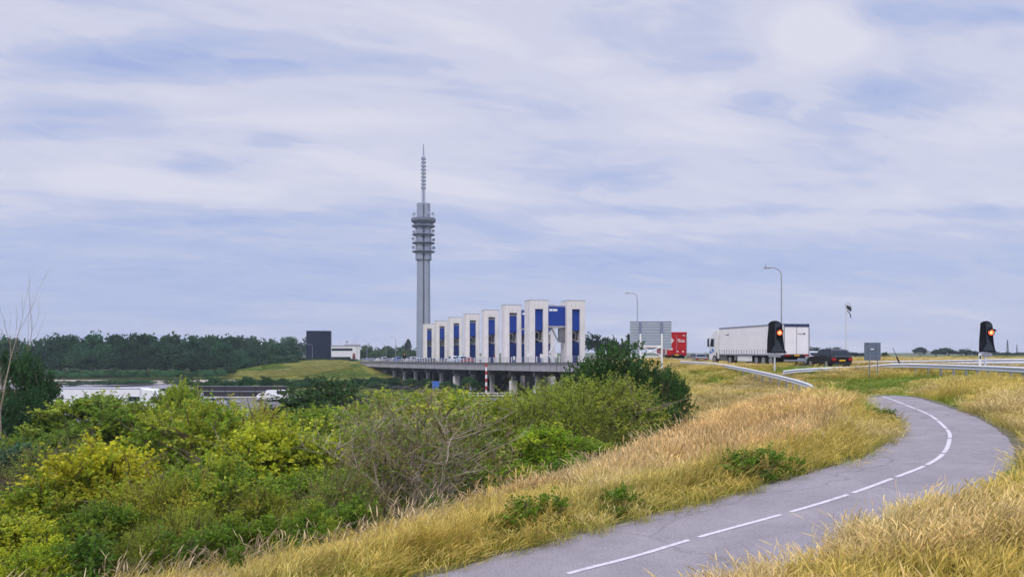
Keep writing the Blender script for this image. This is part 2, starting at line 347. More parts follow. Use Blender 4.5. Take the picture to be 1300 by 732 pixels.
def ground_mat():
    m = bpy.data.materials.new('ground_cover'); m.use_nodes = True; N, L = m.node_tree.nodes, m.node_tree.links; p = N['Principled BSDF']; p.inputs['Roughness'].default_value = 1; p.inputs['Specular IOR Level'].default_value = .1
    t = N.new('ShaderNodeTexCoord')
    def nz(sc, det=6, mp=(1,1,1)):
        mm = N.new('ShaderNodeMapping'); mm.inputs['Scale'].default_value = mp; L.new(t.outputs['Object'], mm.inputs[0])
        n = N.new('ShaderNodeTexNoise'); n.inputs['Scale'].default_value = sc; n.inputs['Detail'].default_value = det; n.inputs['Roughness'].default_value = .65; L.new(mm.outputs[0], n.inputs['Vector']); return n.outputs[0]
    r = N.new('ShaderNodeValToRGB'); L.new(nz(.09, 9), r.inputs[0]); e = r.color_ramp.elements
    e[0].position = .36; e[0].color = (.065, .085, .02, 1); e[1].position = .62; e[1].color = (.30, .225, .075, 1)
    k = e.new(.48); k.color = (.16, .15, .035, 1)
    r2 = N.new('ShaderNodeValToRGB'); L.new(nz(2.2, 8), r2.inputs[0]); e = r2.color_ramp.elements; e[0].position = .3; e[0].color = (.5, .5, .45, 1); e[1].position = .75; e[1].color = (1.25, 1.2, 1.1, 1)
    mx = N.new('ShaderNodeMix'); mx.data_type = 'RGBA'; mx.blend_type = 'MULTIPLY'; mx.inputs[0].default_value = 1; L.new(r.outputs[0], mx.inputs[6]); L.new(r2.outputs[0], mx.inputs[7])
    ca = N.new('ShaderNodeAttribute'); ca.attribute_name = 'Col'
    m2 = N.new('ShaderNodeMix'); m2.data_type = 'RGBA'; m2.blend_type = 'MULTIPLY'; m2.inputs[0].default_value = 1; L.new(mx.outputs[2], m2.inputs[6]); L.new(ca.outputs['Color'], m2.inputs[7])
    L.new(m2.outputs[2], p.inputs['Base Color']); return m
gx, gy = GX.ravel(), GY.ravel(); cover = np.tile(np.array((1.0, .95, .9)), (len(gx), 1))
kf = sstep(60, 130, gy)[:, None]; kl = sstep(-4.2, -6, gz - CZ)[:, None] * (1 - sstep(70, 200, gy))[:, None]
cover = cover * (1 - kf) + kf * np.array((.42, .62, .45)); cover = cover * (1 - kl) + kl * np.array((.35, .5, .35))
km = ((gz > .8) & (gy > 240) & (gy < 330) & (gx < -35))[:, None]; cover = np.where(km, np.array((.95, 1.05, .7)), cover)
kw = ((gx < -80) & (gy > 258) & (gz < .6))[:, None]; cover = np.where(kw, np.array((.16, .26, .2)), cover)
ground = link('ground', np_mesh('ground', np.c_[gx, gy, gz], gf, ground_mat(), col=cover, smooth=True))
tag(ground, 'grassy dike slopes and low flat polder', kind='structure')

# strips laid on the ground
def strip(name, L, wl, wr, m, lift, label, n_across=4, edge_noise=0, cap_z=None):
    V = []; Fq = []; L = np.array(L, float); na = n_across + 1
    T = np.gradient(L[:, :2], axis=0); T /= np.linalg.norm(T, axis=1)[:, None]; Nn = np.c_[T[:, 1], -T[:, 0]]
    for i in range(len(L)):
        a = -(wl[i] if hasattr(wl, '__len__') else wl); b = wr[i] if hasattr(wr, '__len__') else wr
        a += edge_noise * (rnd.random() - .5); b += edge_noise * (rnd.random() - .5)
        for k in range(na):
            s = a + (b - a) * k / (na - 1); V.append((L[i,0] + Nn[i,0]*s, L[i,1] + Nn[i,1]*s, CZ + L[i,2] + lift - .0005 * s * s - .05 * max(0, abs(s) - 1.75)))
    for i in range(len(L) - 1):
        for k in range(na - 1): q = i * na + k; Fq.append((q, q + 1, q + na + 1, q + na))
    return tag(link(name, np_mesh(name, V, Fq, m, smooth=True)), label, kind='structure')
def asphalt(name, col, crack=True):
    m = bpy.data.materials.new(name); m.use_nodes = True; N, L = m.node_tree.nodes, m.node_tree.links; p = N['Principled BSDF']; p.inputs['Roughness'].default_value = .92
    t = N.new('ShaderNodeTexCoord'); c = Vector(col)
    def nz(sc, det, rough=.6):
        n = N.new('ShaderNodeTexNoise'); n.inputs['Scale'].default_value = sc; n.inputs['Detail'].default_value = det; n.inputs['Roughness'].default_value = rough; L.new(t.outputs['Object'], n.inputs['Vector']); return n
    r = N.new('ShaderNodeValToRGB'); n = nz(1.1, 8, .7); L.new(n.outputs[0], r.inputs[0]); e = r.color_ramp.elements
    e[0].position = .3; e[0].color = (*(c * .80), 1); e[1].position = .72; e[1].color = (*(c * 1.14), 1)
    g = nz(70, 3, .7); r2 = N.new('ShaderNodeValToRGB'); L.new(g.outputs[0], r2.inputs[0]); e = r2.color_ramp.elements; e[0].position = .32; e[0].color = (.55,.55,.55,1); e[1].position = .68; e[1].color = (1.32,1.32,1.32,1)
    mx = N.new('ShaderNodeMix'); mx.data_type = 'RGBA'; mx.blend_type = 'MULTIPLY'; mx.inputs[0].default_value = 1; L.new(r.outputs[0], mx.inputs[6]); L.new(r2.outputs[0], mx.inputs[7]); out = mx.outputs[2]
    if crack:
        d = nz(.9, 5); v_ = N.new('ShaderNodeTexVoronoi'); v_.feature = 'DISTANCE_TO_EDGE'; v_.inputs['Scale'].default_value = .32
        ad = N.new('ShaderNodeMix'); ad.data_type = 'VECTOR'; ad.inputs[0].default_value = .25; L.new(t.outputs['Object'], ad.inputs[4]); 
        sc_ = N.new('ShaderNodeVectorMath'); sc_.operation = 'SCALE'; sc_.inputs['Scale'].default_value = 4; L.new(d.outputs['Color'], sc_.inputs[0]); L.new(sc_.outputs[0], ad.inputs[5]); L.new(ad.outputs[1], v_.inputs['Vector'])
        mr = N.new('ShaderNodeMapRange'); mr.inputs[1].default_value = .002; mr.inputs[2].default_value = .012; mr.inputs[3].default_value = .8; mr.inputs[4].default_value = 1; L.new(v_.outputs['Distance'], mr.inputs[0])
        mx2 = N.new('ShaderNodeMix'); mx2.data_type = 'RGBA'; mx2.blend_type = 'MULTIPLY'; mx2.inputs[0].default_value = 1; L.new(out, mx2.inputs[6]); L.new(mr.outputs[0], mx2.inputs[7]); out = mx2.outputs[2]
    L.new(out, p.inputs['Base Color'])
    b = N.new('ShaderNodeBump'); b.inputs['Strength'].default_value = .35; b.inputs['Distance'].default_value = .01; L.new(g.outputs[0], b.inputs['Height']); L.new(b.outputs[0], p.inputs['Normal']); return m
PATHM = asphalt('worn_path_asphalt', (.236, .214, .232)); ROADM = asphalt('road_asphalt', (.13, .125, .14), False)
WR = np.interp(PATH[:, 0], [-3, -.5, 3.4, 5.2], [2.1, 2.3, 2.2, 1.45])
WR = np.minimum(WR, np.where(PATH[:, 0] > 5.2, PATH[:, 3], 9))
strip('cycle_path', PATH, PATH[:, 3], WR, PATHM, .0, 'winding grey asphalt cycle path with a dashed centre line', 6, .14)
SOIL = mat('verge_soil', (.095, .085, .045), .95, .5, 7, .3)
for nm, a_, b_ in (('left_soil', 'L', 0), ('right_soil', 'R', 0)):
    wa = PATH[:, 3] if a_ == 'L' else WR; jit = np.array([vnoise(np.array([i * .37]), np.array([7.0 if a_ == 'L' else 3.0]), 1.0, 4)[0] + .5 * vnoise(np.array([i * 1.3]), np.array([2.0]), 1.0, 6)[0] for i in range(len(PATH))])
    ins = wa + .02 - .12 * jit; outw = wa + .18
    strip('verge_soil', PATH, (outw if a_ == 'L' else -ins), (-ins if a_ == 'L' else outw), SOIL, .006, 'crumbling soil and litter along the ' + ('inner left' if a_ == 'L' else 'outer right') + ' path edge', 2, .05)
# dashed white centre line: each dash a worn painted sheet on the path
cum = np.r_[0, np.cumsum(np.linalg.norm(np.diff(PATH[:, :2], axis=0), axis=1))]
def on_path(s): return np.array([np.interp(s, cum, PATH[:, k]) for k in range(3)])
def paint_mat():
    m = mat('worn_road_paint', (.50, .47, .51), .85, .15, 9, dirt=(.30, .27, .31), dscale=4.0); return m
dash_at = []
def s_of(px, py):
    best = min(range(len(PATH)), key=lambda i: (HX + PATH[i,0]/max(PATH[i,1],.1)*FPX - px)**2 + (HY - PATH[i,2]/max(PATH[i,1],.1)*FPX - py)**2 if PATH[i,1] > 1 else 1e9); return cum[best]
V = []; Fq = []
DPX = [((720,728),(873,688)),((884,682),(992,653)),((1003,648),(1079,627)),((1083,625),(1134,608)),((1138,605),(1173,593)),((1177,590),(1195,578)),((1198,575),(1206,561)),((1206,556),(1203,545)),((1202,543),(1192,534)),((1190,532.5),(1182,527)),((1179,525.5),(1166,519.5)),((1163,518.5),(1150,514.5))]
DASH = [(s_of(*a), s_of(*b)) for a, b in DPX]
DASH = [(DASH[0][0] - 2.6 * k - .3 * k, DASH[0][0] - 2.6 * (k - 1) - .3 * k) for k in (3, 2, 1)] + DASH
sl_ = DASH[-1][1] + .35
while sl_ < cum[-1] - 3: DASH.append((sl_, sl_ + 2.0)); sl_ += 2.35
DASH = [(d0, (DASH[i + 1][0] - .16 if i + 1 < len(DASH) and 5 <= i else d1)) for i, (d0, d1) in enumerate(DASH)]
for d0, d1 in DASH:
    if d1 - d0 < .2: continue
    n = 9; L2 = np.array([on_path(d0 + (d1 - d0) * k / (n - 1)) for k in range(n)])
    T = np.gradient(L2[:, :2], axis=0); T /= np.linalg.norm(T, axis=1)[:, None]; Nn = np.c_[T[:,1], -T[:,0]]
    b0 = len(V)
    for i in range(n):
        for s in (-.043, .043): V.append((L2[i,0]+Nn[i,0]*s, L2[i,1]+Nn[i,1]*s, CZ + L2[i,2] + .006))
    for i in range(n - 1): q = b0 + 2*i; Fq.append((q, q+1, q+3, q+2))
tag(link('road_marking', np_mesh('road_marking', V, Fq, paint_mat())), 'dashed white centre line painted on the cycle path', kind='structure')
near_road = ROAD[ROAD[:,1] < 124]; far_road = ROAD[ROAD[:,1] > 288]
strip('road', ROAD, 4.6, 4.6, ROADM, .0, 'asphalt main road running onto the bridge', 4)
strip('edge_line', ROAD, 4.2, -4.08, paint_mat(), .006, 'white edge line of the main road', 1)
# low country: quay road, sandy strip, water under the bridge
SAND = mat('pale_sand', (.36, .31, .27), .95, .22, .15, dirt=(.22, .2, .17), dscale=.1)
MUD = mat('grey_mud', (.20, .185, .21), .9, .25, .2, dirt=(.10, .11, .08), dscale=.15)
def sheet(name, x0, x1, y0, y1, z, m, label, wob=3, n=40):
    V = []; Fq = []
    for i in range(n + 1):
        x = x0 + (x1 - x0) * i / n; a = wob * math.sin(i * .9 + z * 30) + wob * (rnd.random() - .5); b = wob * math.sin(i * .55 + 2 + z * 11) + wob * (rnd.random() - .5)
        V += [(x, y0 + a, z), (x, y1 + b, z)]
    for i in range(n): q = 2 * i; Fq.append((q, q + 2, q + 3, q + 1))
    return tag(link(name, np_mesh(name, V, Fq, m)), label, kind='structure')
WATER = mat('dark_water', (.03, .035, .045), .12, .1, .3)
sheet('mud_flat', -260, -84, 184, 224, .30, MUD, 'grey mud flat along the low shore')
sheet('beach', -260, -80, 221, 246, .34, SAND, 'pale sandy strip below the woods')
sheet('quay', -140, 6, 96, 150, .26, asphalt('quay_asphalt', (.13, .125, .14), False), 'low asphalt service road beside the lock', 1.5)
sheet('water', -34, 60, 192, 256, .28, WATER, 'dark water below the bridge', 2)

# ------------------------------------------------------------------ bridge
def dpt(s, w, zr): p = E0 + DDIR * s + DNRM * w; return Vector((p[0], p[1], CZ + zr))
bridge = empty('road_bridge', dpt(0, 13, -9), 0, 'long low concrete road bridge on dark columns in front of the lock towers', 'bridge')
def bpart(mb, name, m):
    o = mb.build(name, m); o.parent = bridge; o.matrix_parent_inverse = Matrix.Translation(-bridge.location); return o
NS = 30
def dsec(s, prof):   # profile of (offset, dz)
    z = float(deck_z((E0 + DDIR * s)[1])); return [dpt(s, w, z + dz) for w, dz in prof]
ss = [DLEN * i / NS for i in range(NS + 1)]
bpart(MB().loft([dsec(s, [(0.35,-.02),(DW-.35,-.02),(DW-.35,-1.1),(DW-3,-1.5),(3,-1.5),(.35,-1.1)]) for s in ss]), 'deck', CONCDK)
bpart(MB().loft([dsec(s, [(-.12,.14),(.34,.14),(.34,-1.42),(-.04,-1.42),(-.04,-.16),(-.12,-.16)]) for s in ss]), 'edge_beam', CONCD)
bpart(MB().loft([dsec(s, [(-.30,.30),(.3,.30),(.3,.15),(-.30,.15)]) for s in ss]), 'kerb_cap', CONCDK)
nb = 15
for i in range(nb):
    s = 14 + (DLEN - 20) * i / (nb - 1)
    a = dsec(s, [(-.06,-.17),(-.06,-1.43)]); b = dsec(s + .12, [(-.06,-.17),(-.06,-1.43)])
    bpart(MB().loft([[a[0], b[0], b[0] + Vector((*DNRM, 0)) * .05, a[0] + Vector((*DNRM, 0)) * .05], [a[1], b[1], b[1] + Vector((*DNRM, 0)) * .05, a[1] + Vector((*DNRM, 0)) * .05]]), 'expansion_joint', DARK)
for i in range(nb):
    s = 14 + (DLEN - 20) * i / (nb - 1); zt = float(deck_z((E0 + DDIR * s)[1])) - 1.52
    ang = math.atan2(DDIR[1], DDIR[0])
    def blk(s, w, hs, hw, z0, z1, mb): return mb.loft([[dpt(s + a * hs, w + b * hw, z) for a, b in ((-1,-1),(1,-1),(1,1),(-1,1))] for z in (z0, z1)])
    bpart(blk(s, DW / 2, .55, DW / 2 - .9, zt - .95, zt, MB()), 'pier_cap', CONCDK)
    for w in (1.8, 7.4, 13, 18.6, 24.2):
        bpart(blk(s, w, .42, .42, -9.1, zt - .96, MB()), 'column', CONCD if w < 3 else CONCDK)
        if w < 3 and i in (1, 2, 3, 5, 6): bpart(blk(s, w - .05, .66, .66, -9.2, -5.9 - .35 * (i % 3), MB()), 'column_base', CONC)
        if w > 3 and w < 8 and i in (1, 3, 4): bpart(blk(s + 3, w, .5, .8, -9.2, -6.0, MB()), 'column_base', CONCD)
for s, w, sgn in ((DLEN - 3, DW / 2, 1), (3, DW / 2, 1)):
    bpart(blk(s, w, 1.2, DW / 2 + .5, -9.2, float(deck_z((E0 + DDIR * s)[1])) - 1.1, MB()), 'abutment', CONCD)
# railing on the deck edge: pale posts and thin rails
rail = empty('bridge_railing', dpt(20, .1, -2), 0, 'grey post railing along the near edge of the bridge deck', 'railing')
def rpart(mb, name, m):
    o = mb.build(name, m); o.parent = rail; o.matrix_parent_inverse = Matrix.Translation(-rail.location); return o
for dz in (.62, .95, 1.28): rpart(MB().tube([dsec(s, [(.05, dz)])[0] for s in ss], .035, 5), 'rail', GALVD)
s = 1.0
while s < DLEN - 1:
    a = dsec(s, [(.05, .30)])[0]
    hw_ = .085 if s < 110 else .05
    rpart(MB().box(a.x-hw_, a.x+hw_, a.y-hw_, a.y+hw_, a.z, a.z + 1.12), 'post', GALV); s += 2.4
# taller pale marker boards standing behind the railing
for i, px in enumerate((603, 620.5, 636, 645, 662.5, 678.5, 681, 697)):
    Y = 170 + (697 - px) * .55; X = (px - HX) / FPX * Y + 1.5; zb = float(deck_z(Y)) + CZ
    h = (1.9, 2.3, 2.1, 1.8, 2.5, 2.2, 2.0, 2.2)[i]
    t = empty('marker_post', (X, Y, zb), 0, ['short white roadside post left of the dark red box', 'dark red narrow signal box on a post above the striped pole', 'white roadside post in front of the third tower from the right',
        'pale thin roadside post between third and fourth tower', 'tall pale roadside post left of the twin towers', 'white roadside post at the left foot of the wide twin tower', 'grey roadside post close beside a white one',
        'pale roadside post before the gap of the twin towers'][i], 'post', 'small posts along the bridge road')
    m = CONC if i != 1 else mat('dull_red_paint', (.20, .03, .035), .6)
    MB().tube([(0,0,0),(0,0,h)], .09, 6).build('pole', GALVD, t); MB().box(-.22,.22,-.1,.1,h-.9,h+.05,.03).build('head', m, t)

# ------------------------------------------------------------------ lock towers
TH = 15.4
def rrect(W, D, rl, rr, n=7):
    """plan: front at y=0, depth D; left corners radius rl, right corners rr"""
    pts = []
    for cx, cy_, r, a0 in ((-W/2+rl, rl, rl, 180), (W/2-rr, rr, rr, 270), (W/2-rr, D-rr, rr, 0), (-W/2+rl, D-rl, rl, 90)):
        if r < .05: pts.append((cx, cy_)); continue
        for k in range(n + 1): a = R(a0 + 90 * k / n); pts.append((cx + r * math.cos(a), cy_ + r * math.sin(a)))
    return pts
TOW = [(545.2,411,14.7,1.2),(561.3,407.3,16.4,1.2),(579.5,402.9,19,1.2),(600.3,398.5,22.5,1.2),(624.4,393.7,25.8,1.2),(651.6,387.2,27.8,1.2),(684.5,381.3,31,.12),(731.4,381.7,31.3,.12)]
LBT = ['leftmost and smallest concrete lock tower beside the telecom tower', 'second pale lock tower from the left with blue slot', 'third pale lock tower from the left behind the parked vehicles', 'fourth concrete lock tower from the left with a blue slot panel',
       'fifth lock tower from the left with a big pale pulley wheel', 'rounded lock tower third from the right with open slot top', 'square left tower of the near pair joined by a blue beam', 'rightmost square concrete tower beside the dark green trees']
HREL = 13.0
tower_root = []
def tower(px, py, wpx, rad, label, group='concrete lock towers with blue panels', X=None, Y=None):
    if Y is None: Y = HREL * 1000 / (HY - py); X = (px - HX) / FPX * Y
    t = empty('lock_tower', (X, Y, 0), R(TH), label, 'tower', group); W = 4.9; D = 4.9; zt = CZ + HREL
    sl = 1.08; sr = -1.08; zs = zt - 2.1
    plan = rrect(W, D, rad, .12 if rad < .5 else .35)
    # left wall, right wall, lintel and back wall butted end to end around the slot
    L_ = [p for p in plan if p[0] <= sr + .001]; Rr = [p for p in plan if p[0] >= sl - .001]
    m = MB()
    # plan runs front-left, front-right, back-right, back-left
    nL = len(L_) // 2
    m.prism(L_[:nL] + [(sr, 0), (sr, D)] + L_[nL:], 0, zs)
    m.prism([(sl, 0)] + Rr + [(sl, D)], 0, zs)
    m.prism(plan, zs, zt)
    m.prism([(sr, D - .5), (sl, D - .5), (sl, D - .05), (sr, D - .05)], 0, zs)
    m.build('shaft', CONC, t)
    MB().prism([(p[0] * 1.012, (p[1] - D / 2) * 1.012 + D / 2) for p in plan], zt, zt + .16).build('cap', CONCD, t)
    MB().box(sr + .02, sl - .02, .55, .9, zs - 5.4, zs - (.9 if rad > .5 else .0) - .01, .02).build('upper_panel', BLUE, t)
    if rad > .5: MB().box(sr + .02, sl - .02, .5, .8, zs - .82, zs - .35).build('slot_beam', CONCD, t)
    MB().box(sr + .02, sl - .02, D - 1.1, D - .52, 4.5, zs - .02).build('recess_shade', CONCDK if rad > .5 else DARK, t)  # dark sheet over the back wall paints the shade inside the slot
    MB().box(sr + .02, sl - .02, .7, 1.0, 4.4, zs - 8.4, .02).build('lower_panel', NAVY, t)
    # rope sheave seen in the open middle of the slot
    s = MB(); n = 20
    s.loft([[(-.35 + y, .55 + .25 * k, zs - 7.2 + r * math.sin(2*math.pi*j/n)) if False else (-.42 + (r*.55) * math.cos(2*math.pi*j/n), .62 + .22 * k, zs - 6.7 + r * math.sin(2*math.pi*j/n)) for j in range(n)] for k, r, y in ((0,1.2,0),(1,1.2,0),(1,.86,0),(0,.86,0),(0,1.2,0))], cap=False)
    s.build('sheave', CONCDK, t)
    MB().box(-.2, .85, .8, 1.05, zs - 8.1, zs - 7.85).build('bracket', CONCD, t)
    return t
for (px, py, w, rad), lb in zip(TOW, LBT): tower_root.append(tower(px, py, w, rad, lb))
# partner towers of the second row, seen in the gaps
off = Vector(tower_root[7].location) - Vector(tower_root[6].location)
p6 = Vector(tower_root[5].location) + off
tower(0, 0, 0, 1.2, 'pale tower standing behind the twin pair seen through its gap', X=p6.x, Y=p6.y)
p5 = Vector(tower_root[4].location) + off
tower(0, 0, 0, 1.2, 'far pale tower hidden deep behind the gap of the twin pair', X=p5.x, Y=p5.y)
def gate_beam(root, label, wtot, struts):
    """blue machinery beam hung between the two towers of a pair"""
    a = root.location; t = empty('lift_gate', a, R(TH), label, 'lift gate', 'blue lift gates between tower pairs')
    rel = Matrix.Rotation(-R(TH), 3, 'Z') @ off; zt = CZ + HREL
    x0, x1 = 2.47, rel.x - 2.47; y0 = .6 
    MB().box(x0, x1, y0 + rel.y * .5, y0 + 2.6 + rel.y * .5, zt - 6.3, zt - 1.5, .04).build('blue_beam', BLUE, t)
    MB().box(x0, x1, y0 - .15 + rel.y * .5, y0 + 2.7 + rel.y * .5, zt - 6.75, zt - 6.32).build('walkway', CONCD, t)
    MB().box(x0, x1, y0 + .2 + rel.y * .5, y0 + 2.2 + rel.y * .5, zt - 1.48, zt - 1.15).build('roof_slab', GALVD, t)
    yy = y0 - .04 + rel.y * .5
    for xa, xb_ in ((x0 + .15, x0 + 1.05), (x0 + 1.2, x0 + 2.3)): MB().box(xa, xb_, yy, yy + .06, zt - 2.6, zt - 2.05).build('window', WHITE, t)
    if struts:
        for (ax, az, bx, bz, r, m) in ((x0+.9, zt-6.8, x0+3.0, zt-10.5, .2, GALVD), (x0+.3, zt-13.2, x0+2.3, zt-10.2, .26, GALV), (x0+.25, zt-13.6, x0+2.9, zt-18.2, .26, WHITE), (x0 + 2.7, zt - 10.4, x1, zt - 10.4, .16, GALV), (x0+.2, zt-8.6, x0+1.0, zt-6.9,.16,GALV)):
            MB().tube([(ax, yy + .5, az), (bx, yy + .9, bz)], r, 8).build('tie_strut', m, t)
        MB().box(x1 - 1.5, x1 - .1, yy + .2, yy + 1.4, zt - 10.2, zt - 6.9, .05).build('counterweight', CONCDK, t)
        for zz_ in (zt - 1.15 + .5, zt - 1.15 + 1.0): MB().tube([(x0, yy + .3, zz_), (x1, yy + .3, zz_)], .035, 5).build('handrail', GALV, t)
        for k in range(6): MB().tube([(x0 + (x1 - x0) * k / 5, yy + .3, zt - 1.15), (x0 + (x1 - x0) * k / 5, yy + .3, zt - .1)], .035, 5).build('handrail_post', GALV, t)
    return t
gate_beam(tower_root[6], 'blue machinery beam with struts spanning the near twin towers', 5, True)
gate_beam(tower_root[5], 'narrow slice of blue beam behind the rounded tower third from right', 5, False)

# ------------------------------------------------------------------ telecom tower
def telecom():
    Y = 450; k = Y / 1000; X = (537.6 - HX) * k
    t = empty('telecom_tower', (X, Y, 0), R(8), 'tall slim concrete telecom tower with ringed platforms and antenna mast', 'telecom tower')
    z = lambda py: CZ + (HY - py) * k
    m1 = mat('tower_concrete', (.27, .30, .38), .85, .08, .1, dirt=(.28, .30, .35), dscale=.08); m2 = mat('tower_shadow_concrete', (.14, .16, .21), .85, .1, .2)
    steel = mat('mast_steel', (.30, .33, .42), .5, .1, 1)
    # two half shafts with a recessed slit between them
    def half(sgn, r0, r1, za, zb):
        a = [(sgn * (.55 + (r - .55) * (1 if abs(c) < 2 else 1) * 0) , 0) for r, c in ()]
        def ring(r, zz): return [(sgn * x, y, zz) for x, y in ((.5, -r), (r * .62, -r), (r, -r * .5), (r, r * .5), (r * .62, r), (.5, r))]
        return MB().loft([ring(r0, za), ring(r1, zb)] if sgn > 0 else [ring(r0, za)[::-1], ring(r1, zb)[::-1]])
    for s in (-1, 1):
        half(s, 4.1, 3.65, 0, z(330)).build('shaft', m1, t)
        half(s, 4.5, 4.4, z(330) + .01, z(278)).build('upper_shaft', m1, t)
        half(s, 3.8, 3.8, z(278) + .01, z(259)).build('head', m1, t)
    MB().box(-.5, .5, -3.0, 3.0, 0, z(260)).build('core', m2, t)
    def ring(py, rpx, hpx, name='platform', m=m2, flare=1.0):
        r = rpx * k; zc = z(py); h = hpx * k
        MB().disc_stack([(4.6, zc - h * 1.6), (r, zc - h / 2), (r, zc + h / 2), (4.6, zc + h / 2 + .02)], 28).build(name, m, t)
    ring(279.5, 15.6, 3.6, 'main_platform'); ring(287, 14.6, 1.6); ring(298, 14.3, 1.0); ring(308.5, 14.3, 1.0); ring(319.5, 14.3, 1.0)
    for py, r in ((276, 14.6), (296, 13.4), (306.5, 13.4), (317.5, 13.4)):
        MB().tube([(r*k*math.cos(2*math.pi*i/24), r*k*math.sin(2*math.pi*i/24), z(py) + .9) for i in range(25)], .09, 4).build('railing', steel, t)
    for i, (py, a, r) in enumerate(((296, 20, 13), (298, 160, 13), (307, -10, 13), (306, 190, 13.4), (317, 5, 13), (274, 12, 12), (275, 170, 12), (274, -60, 12), (317, 172, 13))):
        x, y = r * k * math.cos(R(a)), -abs(r * k * math.sin(R(a))) ; MB().cyl((x, y, z(py) + 1.2), .9, .5, 'y', 12).build('dish_antenna', m1, t)
    MB().tube([(0,0,z(259)),(0,0,z(240)),(0,0,z(199)),(0,0,z(183))], [.7,.55,.5,.28], 8).build('mast', steel, t)
    for a in range(3):
        x, y = 1.15*math.cos(R(a*120+30)), 1.15*math.sin(R(a*120+30)); MB().tube([(x,y,z(259)),(x*.9,y*.9,z(236))], .12, 4).build('mast_leg', steel, t)
    for i in range(9):
        zz_ = z(238.5 - i * 4.6)
        for a in range(4):
            x, y = math.cos(R(a*90+20)), math.sin(R(a*90+20)); MB().box(1.1*x-.42, 1.1*x+.42, 1.1*y-.42, 1.1*y+.42, zz_-.55, zz_+.55).build('antenna_panel', steel, t)
    MB().disc_stack([(.55, z(203)), (1.0, z(201)), (1.0, z(199)), (.4, z(197.5))], 12).build('mast_collar', steel, t)
    return t
telecom()

# ------------------------------------------------------------------ buildings on the far dike
BK = mat('blue_black_cladding', (.007, .014, .034), .6, .12, .35, spec=.08); BK2 = mat('blue_black_trim', (.012, .02, .042), .6, spec=.1)
def dark_building():
    Y = 405; k = Y / 1000; c = P(404, 458.5, Y); t = empty('dark_building', (c.x, Y, c.z - 1.0), R(9), 'tall plain blue-black block standing on the far dike', 'building')
    w, h = 14.6 * k, 40.5 * k
    MB().box(-w, w, 0, 11, 0, h, .05).build('facade', BK, t)
    for i in range(8): x = -w + 2 * w * i / 7; MB().box(x - .06, x + .06, -.05, -.003, .4, h - .5).build('cladding_seam', BK2, t)
    MB().box(-w - .12, w + .12, -.12, 11.1, h, h + .35).build('roof_edge', BK2, t)
    
dark_building()
def white_building():
    Y = 385; k = Y / 1000; c = P(438.5, 458.5, Y); t = empty('control_building', (c.x, Y, c.z - 1), R(9), 'low white control building with a dark window band and roof antennas', 'building')
    w = 17.6 * k; h = 21 * k + 1
    wh = mat('white_render', (.70, .69, .73), .8, .05, .3)
    MB().box(-w, w, 2.2, 10, 0, 3.2).build('ground_floor', mat('dark_ground_floor', (.06, .08, .10), .4), t)
    MB().box(-w, w + .0, 0, 10, 3.21, h - .6, .04).build('upper_floor', wh, t)
    MB().box(w - 4.2, w + .05, -.3, 2.19, 0, 3.2).build('stair_wall', wh, t)
    MB().box(-w + .2, w - 3.4, -.06, -.003, h - 2.9, h - 1.7).build('window_band', GLASS, t)
    MB().box(-w - .2, w + .2, -.2, 10.2, h - .6, h - .25).build('roof_edge', CONCD, t)
    MB().box(-.5, w + .3, 1, 8, h - .24, h + .3).build('roof_deck', CONCD, t)
    for x, hh in ((.6, 2.4), (3.4, 1.6), (4.4, 2.8), (-3, 1.0)):
        MB().tube([(x, 3, h), (x, 3, h + hh)], .06, 5).build('roof_antenna', GALVD, t)
    MB().cyl((.6, 3, h + 1.4), .55, .4, 'y', 12).build('radar', GALVD, t)
    MB().tube([(w - 1.2, -.5, 0), (w - 1.2, -.5, h + 6.0)], [.09, .04], 6).build('flag_mast', GALVD, t)
white_building()
# far hedge on the dike crest

